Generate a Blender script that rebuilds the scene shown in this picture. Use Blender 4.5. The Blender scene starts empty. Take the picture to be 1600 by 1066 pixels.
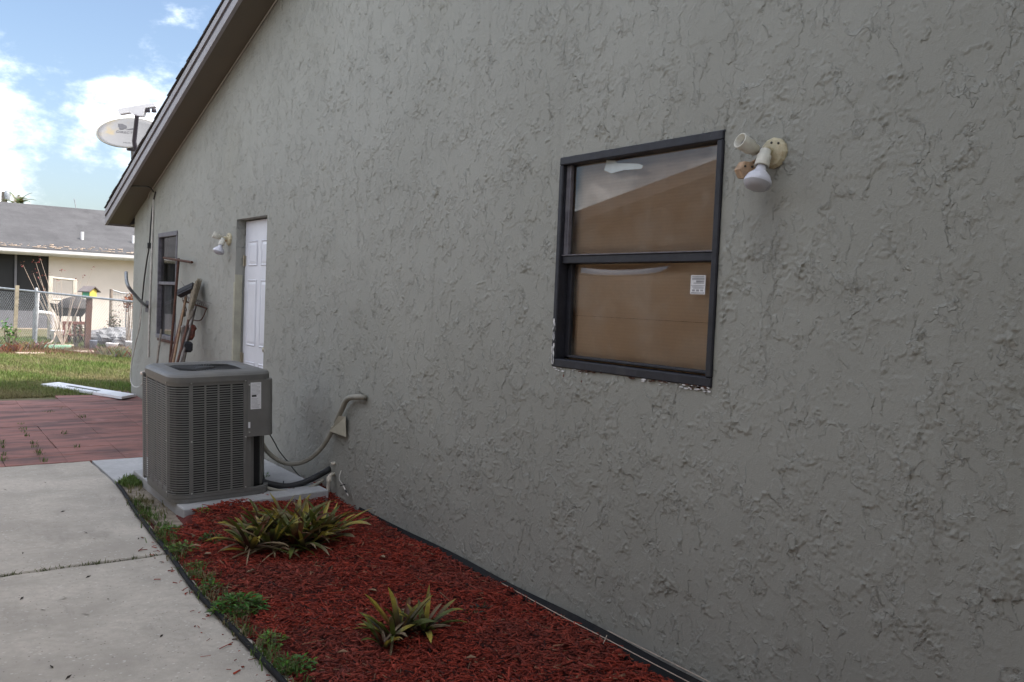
import bpy, math, random
import numpy as np
from mathutils import Vector, Matrix
random.seed(7)
rng = np.random.default_rng(11)
SC = bpy.context.scene
COL = SC.collection
R_ = math.radians

# ------------------------------------------------------------------ camera
F_PX, PPX, PPY = 1350.0, 800.0, 533.0
CAM = Vector((-2.6, 0.0, 1.48))
RIGHT = Vector((0.80840785, -0.58712644, 0.0419439))
UP = Vector((-0.00705897, 0.06158251, 0.99807703))
FWD = Vector((0.58858043, 0.80714939, -0.04563928))
cd = bpy.data.cameras.new('camera'); cam = bpy.data.objects.new('camera', cd); COL.objects.link(cam)
cd.sensor_fit = 'HORIZONTAL'; cd.sensor_width = 36.0; cd.lens = F_PX / 1600 * 36.0
cd.clip_start = 0.05; cd.clip_end = 2000
cam.matrix_world = Matrix(((RIGHT.x, UP.x, -FWD.x, CAM.x), (RIGHT.y, UP.y, -FWD.y, CAM.y),
                           (RIGHT.z, UP.z, -FWD.z, CAM.z), (0, 0, 0, 1)))
SC.camera = cam

# ------------------------------------------------------------------ light
SUN_EL, SUN_AZ = R_(53), Vector((0.70, -0.714))       # horizontal direction towards the sun
w = bpy.data.worlds.new('World'); SC.world = w; w.use_nodes = True
wt = w.node_tree; wt.nodes.clear()
def wn(t, **k):
    n = wt.nodes.new(t)
    for a, b in k.items(): setattr(n, a, b)
    return n
sky = wn('ShaderNodeTexSky', sky_type='NISHITA', sun_disc=False, sun_elevation=SUN_EL,
         sun_rotation=math.atan2(SUN_AZ.x, SUN_AZ.y), altitude=0, air_density=1.0, dust_density=2.6, ozone_density=1.2)
geo = wn('ShaderNodeTexCoord')
mp = wn('ShaderNodeMapping'); mp.inputs['Scale'].default_value = (1, 1, 1.7); mp.inputs['Location'].default_value = (0.37, 0.11, 0.05)
cn = wn('ShaderNodeTexNoise'); cn.inputs['Scale'].default_value = 3.6; cn.inputs['Detail'].default_value = 9; cn.inputs['Roughness'].default_value = 0.6
cr = wn('ShaderNodeMapRange', interpolation_type='SMOOTHSTEP'); cr.inputs['From Min'].default_value = 0.46; cr.inputs['From Max'].default_value = 0.68
cm = wn('ShaderNodeMix', data_type='RGBA')
cm.inputs['B'].default_value = (20.0, 20.2, 20.6, 1)
bg = wn('ShaderNodeBackground'); bg.inputs['Strength'].default_value = 0.09
wo = wn('ShaderNodeOutputWorld')
L = wt.links.new
L(geo.outputs['Generated'], mp.inputs['Vector']); L(mp.outputs[0], cn.inputs['Vector']); L(cn.outputs['Fac'], cr.inputs['Value'])
L(cr.outputs[0], cm.inputs['Factor']); L(sky.outputs[0], cm.inputs['A']); L(cm.outputs['Result'], bg.inputs['Color']); L(bg.outputs[0], wo.inputs['Surface'])

sd = bpy.data.lights.new('sun', 'SUN'); sd.energy = 2.6; sd.angle = R_(6); sd.color = (1.0, 0.95, 0.87)
so = bpy.data.objects.new('sun', sd); COL.objects.link(so)
to_sun = Vector((SUN_AZ.x * math.cos(SUN_EL), SUN_AZ.y * math.cos(SUN_EL), math.sin(SUN_EL)))
so.rotation_euler = to_sun.to_track_quat('Z', 'Y').to_euler(); so.location = to_sun * 50
vs = SC.view_settings; vs.view_transform = 'Standard'; vs.look = 'None'; vs.gamma = 1; vs.exposure = 1.36; vs.use_curve_mapping = False

# ------------------------------------------------------------------ helpers
def ray(px, py):
    return RIGHT * ((px - PPX) / F_PX) - UP * ((py - PPY) / F_PX) + FWD
def on_x(px, py, x=0.0):
    d = ray(px, py); return CAM + d * ((x - CAM.x) / d.x)
def on_z(px, py, z=0.0):
    d = ray(px, py); return CAM + d * ((z - CAM.z) / d.z)
def on_y(px, py, y):
    d = ray(px, py); return CAM + d * ((y - CAM.y) / d.y)
def lawn_z(y):
    return -0.02 if y < 7.85 else (-0.02 + 0.11 * min(1.0, (y - 7.85) / 4.15))

ORG = {}
def tag(o, label=None, cat=None, group=None, kind=None):
    if label: o['label'] = label
    if cat: o['category'] = cat
    if group: o['group'] = group
    if kind: o['kind'] = kind
    return o
def root(name, loc, label, cat, group=None, rot=None):
    o = bpy.data.objects.new(name, None); COL.objects.link(o); o.location = loc; o.empty_display_size = 0.1
    ORG[o.name] = Vector(loc)
    return tag(o, label, cat, group)

class MB:
    def __init__(s): s.v = []; s.f = []; s.c = []; s.sm = []
    def add(s, vs, fs, col=None, smooth=False):
        b = len(s.v); s.v += [tuple(v) for v in vs]; s.f += [tuple(b + i for i in f) for f in fs]
        s.sm += [smooth] * len(fs)
        if col is not None:
            if len(s.c) < b: s.c += [(1, 1, 1)] * (b - len(s.c))
            s.c += [col[i] if isinstance(col, list) else col for i in range(len(vs))]
        return s
    def box(s, lo, hi, M=None, col=None):
        (a, b, c), (d, e, f) = lo, hi
        vs = [(a, b, c), (d, b, c), (d, e, c), (a, e, c), (a, b, f), (d, b, f), (d, e, f), (a, e, f)]
        if M is not None: vs = [M @ Vector(v) for v in vs]
        return s.add(vs, [(0, 3, 2, 1), (4, 5, 6, 7), (0, 1, 5, 4), (1, 2, 6, 5), (2, 3, 7, 6), (3, 0, 4, 7)], col)
    def bbox(s, lo, hi, bev=0.004, M=None, col=None):
        """box with chamfered edges"""
        c = [(lo[i] + hi[i]) / 2 for i in range(3)]; h = [abs(hi[i] - lo[i]) / 2 for i in range(3)]
        b = min(bev, min(h) * 0.9); vs = []; idx = {}
        for sx in (-1, 1):
            for sy in (-1, 1):
                for sz in (-1, 1):
                    for ax in range(3):
                        p = [sx * h[0], sy * h[1], sz * h[2]]
                        for k in range(3):
                            if k != ax: p[k] -= (sx, sy, sz)[k] * b
                        idx[(sx, sy, sz, ax)] = len(vs); vs.append(Vector((c[0] + p[0], c[1] + p[1], c[2] + p[2])))
        fs = []
        for ax in range(3):
            u, v = (ax + 1) % 3, (ax + 2) % 3
            for sg in (-1, 1):
                q = []
                for (a, bb) in ((-1, -1), (1, -1), (1, 1), (-1, 1)):
                    k = [0, 0, 0]; k[ax] = sg; k[u] = a; k[v] = bb; q.append(idx[(k[0], k[1], k[2], ax)])
                fs.append(q if sg > 0 else q[::-1])
            for a in (-1, 1):
                for bb in (-1, 1):
                    k0 = [0, 0, 0]; k1 = [0, 0, 0]
                    k0[ax] = -1; k1[ax] = 1; k0[u] = k1[u] = a; k0[v] = k1[v] = bb
                    q = [idx[(*k0, u)], idx[(*k1, u)], idx[(*k1, v)], idx[(*k0, v)]]
                    fs.append(q if a * bb > 0 else q[::-1])
        for sx in (-1, 1):
            for sy in (-1, 1):
                for sz in (-1, 1):
                    q = [idx[(sx, sy, sz, k)] for k in range(3)]
                    fs.append(q if sx * sy * sz > 0 else q[::-1])
        if M is not None: vs = [M @ v for v in vs]
        return s.add(vs, fs, col)
    def tube(s, pts, r, n=8, col=None, caps=True):
        pts = [Vector(p) for p in pts]; m = len(pts)
        rs = r if isinstance(r, (list, tuple)) else [r] * m
        vs = []; fs = []; prev = None
        for i, p in enumerate(pts):
            t = (pts[min(i + 1, m - 1)] - pts[max(i - 1, 0)]).normalized()
            if prev is None:
                a = Vector((0, 0, 1)) if abs(t.z) < 0.9 else Vector((1, 0, 0)); u = t.cross(a).normalized()
            else:
                u = (prev - t * prev.dot(t)).normalized()
            prev = u; v = t.cross(u)
            for k in range(n):
                an = 2 * math.pi * k / n; vs.append(p + (u * math.cos(an) + v * math.sin(an)) * rs[i])
        for i in range(m - 1):
            for k in range(n):
                fs.append((i * n + k, i * n + (k + 1) % n, (i + 1) * n + (k + 1) % n, (i + 1) * n + k))
        s.add(vs, fs, col, True)
        if caps:
            s.add([vs[k] for k in range(n)], [tuple(range(n))[::-1]], col); s.add([vs[(m - 1) * n + k] for k in range(n)], [tuple(range(n))], col)
        return s
    def lathe(s, prof, o, ax, n=20, col=None, smooth=True):
        """prof: (distance along axis, radius)"""
        o = Vector(o); ax = Vector(ax).normalized()
        a = Vector((0, 0, 1)) if abs(ax.z) < 0.9 else Vector((1, 0, 0)); u = ax.cross(a).normalized(); v = ax.cross(u)
        vs = []; fs = []
        for (d, r) in prof:
            for k in range(n):
                an = 2 * math.pi * k / n; vs.append(o + ax * d + (u * math.cos(an) + v * math.sin(an)) * max(r, 1e-4))
        for i in range(len(prof) - 1):
            for k in range(n):
                fs.append((i * n + k, (i + 1) * n + k, (i + 1) * n + (k + 1) % n, i * n + (k + 1) % n))
        return s.add(vs, fs, col, smooth)
    def prism(s, poly, d, col=None):
        """poly: 3-D points of one cap; d: extrusion vector"""
        n = len(poly); d = Vector(d); A = [Vector(p) for p in poly]; B = [p + d for p in A]
        nrm = Vector((0, 0, 0))
        for i in range(n): nrm += A[i].cross(A[(i + 1) % n])
        flip = nrm.dot(d) > 0
        fs = [tuple(range(n))[::-1], tuple(range(n, 2 * n))] + [(i, (i + 1) % n, n + (i + 1) % n, n + i) for i in range(n)]
        if not flip: fs = [f[::-1] for f in fs]
        return s.add(A + B, fs, col)
    def build(s, name, mat, parent=None, org=None, smooth=None):
        me = bpy.data.meshes.new(name)
        V = np.array(s.v, dtype=float)
        if parent is not None: og = ORG[parent.name]
        elif org is not None: og = Vector(org)
        else: og = Vector(((V[:, 0].min() + V[:, 0].max()) / 2, (V[:, 1].min() + V[:, 1].max()) / 2, V[:, 2].min()))
        V -= np.array(og)
        me.from_pydata(V.tolist(), [], s.f)
        me.polygons.foreach_set('use_smooth', s.sm if smooth is None else [smooth] * len(s.f))
        if s.c:
            c = s.c + [(1, 1, 1)] * (len(s.v) - len(s.c))
            at = me.color_attributes.new('tint', 'FLOAT_COLOR', 'POINT')
            a = np.ones((len(c), 4)); a[:, :3] = np.array(c); at.data.foreach_set('color', a.ravel())
        me.materials.append(M(mat)); me.update()
        o = bpy.data.objects.new(name, me); COL.objects.link(o)
        if parent is not None: o.parent = parent
        else: o.location = og
        ORG[o.name] = og
        return o

def copy_tree(o, loc=None, parent=None):
    c = o.copy(); COL.objects.link(c)
    if parent is not None: c.parent = parent
    if loc is not None: c.location = loc
    for ch in list(o.children): copy_tree(ch, None, c)
    return c
def np_mesh(name, V, Fc, colr, mat, smooth=False, kind='stuff', label=None, cat=None, parent=None):
    """big mesh from numpy; Fc is an (n,k) array"""
    me = bpy.data.meshes.new(name); k = Fc.shape[1]
    me.vertices.add(len(V)); me.vertices.foreach_set('co', V.astype(np.float32).ravel())
    me.loops.add(Fc.size); me.loops.foreach_set('vertex_index', Fc.astype(np.int32).ravel())
    me.polygons.add(len(Fc)); me.polygons.foreach_set('loop_start', np.arange(0, Fc.size, k, dtype=np.int32))
    me.polygons.foreach_set('loop_total', np.full(len(Fc), k, dtype=np.int32))
    me.update(calc_edges=True); me.validate()
    if colr is not None:
        at = me.color_attributes.new('tint', 'FLOAT_COLOR', 'POINT')
        a = np.ones((len(V), 4), dtype=np.float32); a[:, :3] = colr; at.data.foreach_set('color', a.ravel())
    me.materials.append(M(mat)); o = bpy.data.objects.new(name, me); COL.objects.link(o)
    if parent is not None: o.parent = parent; o.location = -ORG[parent.name]
    return tag(o, label, cat, None, kind)

# ------------------------------------------------------------------ materials
MATS = {}
class NT:
    def __init__(s, name):
        s.m = bpy.data.materials.new(name); s.m.use_nodes = True; s.t = s.m.node_tree; s.t.nodes.clear()
        s.b = s.n('ShaderNodeBsdfPrincipled'); s.o = s.n('ShaderNodeOutputMaterial'); s.l(s.b.outputs[0], s.o.inputs[0])
        s.tc = s.n('ShaderNodeTexCoord')
    def n(s, t, **k):
        x = s.t.nodes.new(t)
        for a, b in k.items(): setattr(x, a, b)
        return x
    def l(s, a, b): s.t.links.new(a, b)
    def inp(s, sock, v):
        if hasattr(v, 'is_output') or isinstance(v, bpy.types.NodeSocket): s.l(v, sock)
        else: sock.default_value = v
    def noise(s, vec, scale, detail=4, rough=0.55, out='Fac', dist=0.0):
        x = s.n('ShaderNodeTexNoise'); s.l(vec, x.inputs['Vector']); x.inputs['Scale'].default_value = scale
        x.inputs['Detail'].default_value = detail; x.inputs['Roughness'].default_value = rough; x.inputs['Distortion'].default_value = dist
        return x.outputs[out]
    def vor(s, vec, scale, feature='F1', out='Distance', rnd=1.0):
        x = s.n('ShaderNodeTexVoronoi', feature=feature); s.l(vec, x.inputs['Vector']); x.inputs['Scale'].default_value = scale
        x.inputs['Randomness'].default_value = rnd
        return x.outputs[out]
    def mathn(s, op, a, b=0.0, c=0.0):
        x = s.n('ShaderNodeMath', operation=op); s.inp(x.inputs[0], a); s.inp(x.inputs[1], b); s.inp(x.inputs[2], c); return x.outputs[0]
    def vmath(s, op, a, b=(0, 0, 0)):
        x = s.n('ShaderNodeVectorMath', operation=op); s.inp(x.inputs[0], a); s.inp(x.inputs[1], b); return x.outputs[0]
    def vscale(s, a, k):
        x = s.n('ShaderNodeVectorMath', operation='SCALE'); s.inp(x.inputs[0], a); x.inputs['Scale'].default_value = k; return x.outputs[0]
    def mapr(s, v, a, b, c=0.0, d=1.0, smooth=True):
        x = s.n('ShaderNodeMapRange', interpolation_type='SMOOTHSTEP' if smooth else 'LINEAR')
        s.inp(x.inputs['Value'], v); x.inputs['From Min'].default_value = a; x.inputs['From Max'].default_value = b
        x.inputs['To Min'].default_value = c; x.inputs['To Max'].default_value = d; return x.outputs[0]
    def mix(s, f, a, b, blend='MIX'):
        x = s.n('ShaderNodeMix', data_type='RGBA', blend_type=blend)
        s.inp(x.inputs['Factor'], f)
        for q, v in (('A', a), ('B', b)):
            if isinstance(v, tuple): x.inputs[q].default_value = (*v[:3], 1)
            else: s.l(v, x.inputs[q])
        return x.outputs['Result']
    def mapping(s, vec, sc=(1, 1, 1), rot=(0, 0, 0), loc=(0, 0, 0)):
        x = s.n('ShaderNodeMapping'); s.l(vec, x.inputs['Vector']); x.inputs['Scale'].default_value = sc
        x.inputs['Rotation'].default_value = rot; x.inputs['Location'].default_value = loc; return x.outputs[0]
    def bump(s, h, dist=1.0, strength=1.0):
        x = s.n('ShaderNodeBump'); s.l(h, x.inputs['Height']); x.inputs['Distance'].default_value = dist; x.inputs['Strength'].default_value = strength
        s.l(x.outputs[0], s.b.inputs['Normal']); return x
    def col(s, v): s.inp(s.b.inputs['Base Color'], (*v, 1) if isinstance(v, tuple) and len(v) == 3 else v)
    def set(s, **k):
        for a, b in k.items(): s.inp(s.b.inputs[a.replace('_', ' ')], b)
        return s

def simple(name, c, rough=0.6, metal=0.0, var=0.12, scale=14.0, bump=0.0006, dirt=None, spec=0.5, bscale=60.0):
    """painted or plain surface: colour, a blotchy variation, optional dirt, fine relief"""
    t = NT(name); v = t.tc.outputs['Object']
    n1 = t.noise(v, scale, 5, 0.6)
    dk = tuple(x * (1 - var) for x in c); lt = tuple(min(1, x * (1 + var)) for x in c)
    cc = t.mix(t.mapr(n1, 0.3, 0.7), dk, lt)
    if dirt:
        n2 = t.noise(v, scale * 0.37, 7, 0.68); cc = t.mix(t.mathn('MULTIPLY', t.mapr(n2, 0.5, 0.72), dirt[1]), cc, dirt[0])
    t.col(cc); t.set(Metallic=metal); t.b.inputs['Specular IOR Level'].default_value = spec
    t.inp(t.b.inputs['Roughness'], t.mapr(n1, 0.2, 0.8, max(0.02, rough - 0.1), min(1, rough + 0.1)))
    if bump: t.bump(t.noise(v, bscale, 4, 0.6), bump)
    return t.m
def attr_mat(name, rough=0.8, trans=0.0, var=0.15, spec=0.3, scale=90):
    t = NT(name); a = t.n('ShaderNodeVertexColor', layer_name='tint')
    n1 = t.noise(t.tc.outputs['Object'], scale, 3, 0.6)
    cc = t.mix(t.mapr(n1, 0.25, 0.75, 0, 1), t.mix(1.0, a.outputs[0], (1 - 2 * var,) * 3, 'MULTIPLY'), a.outputs[0])
    t.col(cc); t.set(Roughness=rough); t.b.inputs['Specular IOR Level'].default_value = spec
    if trans:
        tr = t.n('ShaderNodeBsdfTranslucent'); t.l(cc, tr.inputs[0]); ms = t.n('ShaderNodeMixShader'); ms.inputs[0].default_value = trans
        t.l(t.b.outputs[0], ms.inputs[1]); t.l(tr.outputs[0], ms.inputs[2]); t.l(ms.outputs[0], t.o.inputs[0])
    return t.m

def m_stucco():
    t = NT('stucco'); P = t.tc.outputs['Object']
    h = t.mathn('MULTIPLY', t.noise(P, 210, 3, 0.6), 0.0009)
    h = t.mathn('ADD', h, t.mathn('MULTIPLY', t.mapr(t.noise(t.mapping(P, sc=(1, 1.3, 0.8), rot=(R_(35), 0, 0)), 62, 5, 0.68), 0.45, 0.62), 0.0005))
    wv = t.vscale(t.vmath('SUBTRACT', t.noise(P, 24, 4, 0.65, 'Color'), (0.5, 0.5, 0.5)), 0.05); pw = t.vmath('ADD', P, wv)
    for (sc_, rot_, lo_, m1, hh_) in ((4.2, 30, (1, 2, 3), 0.0, .0054), (7.0, -40, (5, 1, 7), 4.0, .0042), (11.0, 65, (2, 8, 5), 9.0, .0022)):
        nn_ = t.noise(t.mapping(pw, sc=(1, 1.2, 0.75), rot=(R_(rot_), 0, 0), loc=lo_), sc_, 4, 0.5)
        step_ = t.mapr(nn_, 0.5, 0.506); fade_ = t.mapr(nn_, 0.5, 0.555, 1, 0)           # torn skin edge: sharp on one side, feathered on the other
        mk_ = t.mapr(t.noise(t.vmath('ADD', P, (m1, 3, 1)), 7.5, 3, 0.6), 0.47, 0.58)
        h = t.mathn('ADD', h, t.mathn('MULTIPLY', t.mathn('MULTIPLY', t.mathn('MULTIPLY', step_, fade_), mk_), hh_))
    t.bump(h, 1.0)
    base = t.mix(t.mapr(t.noise(P, 0.8, 6, 0.6), 0.35, 0.68), (0.282, 0.281, 0.252), (0.312, 0.311, 0.281))
    base = t.mix(t.mathn('MULTIPLY', t.mapr(t.noise(t.vmath('ADD', P, (2, 9, 4)), 0.9, 7, 0.7), 0.52, 0.75), 0.25), base, (0.28, 0.27, 0.215))
    base = t.mix(t.mapr(t.noise(P, 5, 7, 0.7), 0.6, 0.8, 0, 0.25), base, (0.215, 0.2, 0.165))
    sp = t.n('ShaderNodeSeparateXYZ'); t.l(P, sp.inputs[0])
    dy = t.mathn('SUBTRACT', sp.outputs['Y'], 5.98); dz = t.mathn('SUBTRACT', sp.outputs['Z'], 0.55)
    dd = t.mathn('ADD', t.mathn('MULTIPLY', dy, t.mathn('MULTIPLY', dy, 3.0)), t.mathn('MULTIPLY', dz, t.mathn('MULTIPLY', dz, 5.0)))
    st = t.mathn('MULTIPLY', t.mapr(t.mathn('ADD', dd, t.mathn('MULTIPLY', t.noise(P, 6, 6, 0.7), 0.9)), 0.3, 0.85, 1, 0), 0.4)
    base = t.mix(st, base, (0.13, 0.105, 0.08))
    base = t.mix(t.mapr(t.noise(t.mapping(P, sc=(1, 5.5, 0.35)), 1.6, 6, 0.65), 0.55, 0.78, 0, 0.3), base, (0.2, 0.19, 0.16))
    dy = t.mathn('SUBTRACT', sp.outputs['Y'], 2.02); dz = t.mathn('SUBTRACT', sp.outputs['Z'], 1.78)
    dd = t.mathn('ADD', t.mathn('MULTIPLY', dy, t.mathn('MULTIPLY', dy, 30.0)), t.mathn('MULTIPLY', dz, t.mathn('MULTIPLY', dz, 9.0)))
    base = t.mix(t.mathn('MULTIPLY', t.mapr(t.mathn('ADD', dd, t.mathn('MULTIPLY', t.noise(P, 9, 6, 0.7), 0.8)), 0.3, 0.85, 1, 0), 0.32), base, (0.14, 0.135, 0.125))  # dark smear under the near floodlight: shadow and dirt mixed into the colour
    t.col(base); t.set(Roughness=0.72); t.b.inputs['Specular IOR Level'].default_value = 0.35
    return t.m
def m_concrete(name, c, speck=1.0, stain=0.5):
    t = NT(name); P = t.tc.outputs['Object']
    n1 = t.noise(P, 1.6, 8, 0.66); n2 = t.noise(P, 26, 5, 0.65)
    b = t.mix(t.mapr(n1, 0.34, 0.7), tuple(x * 0.76 for x in c), tuple(x * 1.12 for x in c))
    b = t.mix(t.mapr(n2, 0.3, 0.72, 0, 0.55), b, tuple(x * 0.72 for x in c))
    sh = t.mathn('MULTIPLY', t.mapr(t.vor(t.mapping(P, sc=(1, 1.6, 1)), 34), 0.16, 0.26, 1, 0), t.mapr(t.noise(P, 17, 2, 0.5), 0.48, 0.58))
    b = t.mix(t.mathn('MULTIPLY', sh, 0.8 * speck), b, (0.6, 0.58, 0.53))
    dk = t.mathn('MULTIPLY', t.mapr(t.vor(P, 44), 0.1, 0.2, 1, 0), t.mapr(t.noise(P, 24, 2, 0.5), 0.5, 0.58))
    b = t.mix(t.mathn('MULTIPLY', dk, 0.75 * speck), b, (0.09, 0.08, 0.07))
    st = t.mapr(t.noise(t.mapping(P, sc=(1.4, 0.6, 1), loc=(3, 1, 0)), 1.3, 8, 0.7), 0.5, 0.74)
    b = t.mix(t.mathn('MULTIPLY', st, stain), b, tuple(x * 0.6 for x in c))
    b = t.mix(t.mapr(t.noise(t.mapping(P, sc=(5, 0.7, 1), rot=(0, 0, .35), loc=(2, 7, 0)), 2.2, 7, 0.72), 0.58, 0.74, 0, 0.45 * stain), b, tuple(x * 0.42 for x in c))
    t.col(b); t.set(Roughness=0.85); t.b.inputs['Specular IOR Level'].default_value = 0.3
    h = t.mathn('ADD', t.mathn('MULTIPLY', t.noise(P, 140, 4, 0.65), 0.0016), t.mathn('MULTIPLY', t.noise(P, 9, 4, 0.6), 0.004))
    h = t.mathn('ADD', h, t.mathn('MULTIPLY', sh, 0.0005)); t.bump(h, 1.0); return t.m
def m_paver():
    t = NT('red_paver'); P = t.n('ShaderNodeNewGeometry').outputs['Position']; oi = t.n('ShaderNodeObjectInfo')
    a = t.mix(oi.outputs['Random'], (0.26, 0.118, 0.097), (0.30, 0.14, 0.118))
    n = t.noise(t.mapping(P, sc=(0.7, 3.2, 1)), 2.0, 8, 0.7)
    a = t.mix(t.mapr(n, 0.42, 0.62, 0, .85), a, (0.10, 0.062, 0.06))
    a = t.mix(t.mapr(t.noise(P, 3.1, 7, 0.7), 0.56, 0.7, 0, 0.75), a, (0.32, 0.17, 0.152))
    t.col(a); t.set(Roughness=0.85); t.bump(t.noise(P, 70, 5, 0.65), 0.002); return t.m
def m_soil(name, c1, c2, scale=8):
    t = NT(name); P = t.tc.outputs['Object']; n = t.noise(P, scale, 9, 0.7)
    t.col(t.mix(t.mapr(n, 0.3, 0.7), c1, c2)); t.set(Roughness=0.95); t.bump(t.noise(P, scale * 6, 6, 0.7), 0.008); return t.m
def m_glass(name, tint, refl_rough=0.0, haze=0.0):
    t = NT(name); fr = t.n('ShaderNodeFresnel'); fr.inputs['IOR'].default_value = 1.75
    tr = t.n('ShaderNodeBsdfTransparent'); tr.inputs[0].default_value = (*tint, 1)
    gl = t.n('ShaderNodeBsdfGlossy'); gl.inputs['Roughness'].default_value = refl_rough
    ms = t.n('ShaderNodeMixShader'); t.l(fr.outputs[0], ms.inputs[0]); t.l(tr.outputs[0], ms.inputs[1]); t.l(gl.outputs[0], ms.inputs[2])
    t.b.inputs['Base Color'].default_value = (0.5, 0.47, 0.42, 1); t.b.inputs['Roughness'].default_value = 0.9
    m2 = t.n('ShaderNodeMixShader')
    f = t.mathn('MULTIPLY', t.mapr(t.noise(t.tc.outputs['Object'], 5, 7, 0.7), 0.35, 0.8), haze)
    t.l(f, m2.inputs[0]); t.l(ms.outputs[0], m2.inputs[1]); t.l(t.b.outputs[0], m2.inputs[2]); t.l(m2.outputs[0], t.o.inputs[0]); return t.m
def m_cardboard():
    t = NT('cardboard'); P = t.tc.outputs['Object']
    wv = t.n('ShaderNodeTexWave', wave_type='BANDS', bands_direction='Z'); t.l(P, wv.inputs['Vector']); wv.inputs['Scale'].default_value = 22; wv.inputs['Distortion'].default_value = 0.6
    n = t.noise(t.mapping(P, sc=(1, 0.5, 3)), 3, 5, 0.6)
    a = t.mix(t.mapr(n, 0.3, 0.7), (0.74, 0.56, 0.40), (0.8, 0.62, 0.455))
    a = t.mix(t.mathn('MULTIPLY', wv.outputs['Fac'], 0.16), a, (0.56, 0.4, 0.26))
    t.col(a); t.set(Roughness=0.85); return t.m
def m_frame():
    t = NT('navy_frame'); P = t.tc.outputs['Object']
    a = t.mix(t.mapr(t.noise(P, 20, 6, 0.65), 0.3, 0.7), (0.009, 0.0095, 0.015), (0.018, 0.0185, 0.028))
    a = t.mix(t.mapr(t.noise(P, 38, 7, 0.7), 0.66, 0.72, 0, 0.7), a, (0.16, 0.16, 0.17))
    a = t.mix(t.mapr(t.noise(P, 6, 8, 0.75), 0.5, 0.75, 0, 0.5), a, (0.06, 0.058, 0.06))
    t.col(a); t.set(Roughness=0.6); t.bump(t.noise(P, 45, 5, 0.6), 0.0015); return t.m
def m_shingle(name, c, sc=1.0):
    t = NT(name); P = t.tc.outputs['Object']
    a = t.mix(t.mapr(t.noise(t.mapping(P, sc=(0.5 * sc, 2.5 * sc, 2.5 * sc)), 2, 8, 0.7), 0.3, 0.7), tuple(x * 0.62 for x in c), tuple(x * 1.3 for x in c))
    a = t.mix(t.mapr(t.noise(P, 0.5, 6, 0.7), 0.5, 0.7, 0, 0.5), a, tuple(x * 0.55 for x in c))
    t.col(a); t.set(Roughness=0.95); t.bump(t.noise(P, 60, 3, 0.6), 0.004); return t.m
def m_dish():
    t = NT('dish_enamel'); P = t.tc.outputs['Object']
    a = t.mix(t.mapr(t.noise(P, 2.5, 4, 0.5), 0.56, 0.68), (0.185, 0.185, 0.19), (0.25, 0.205, 0.12))
    t.col(t.mix(t.mapr(t.noise(P, 30, 5, 0.7), 0.6, 0.75, 0, 0.4), a, (0.4, 0.4, 0.4))); t.set(Roughness=0.5); return t.m
def m_mesh_screen():
    t = NT('porch_screen'); t.col((0.02, 0.02, 0.022)); t.set(Roughness=0.8); return t.m

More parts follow.
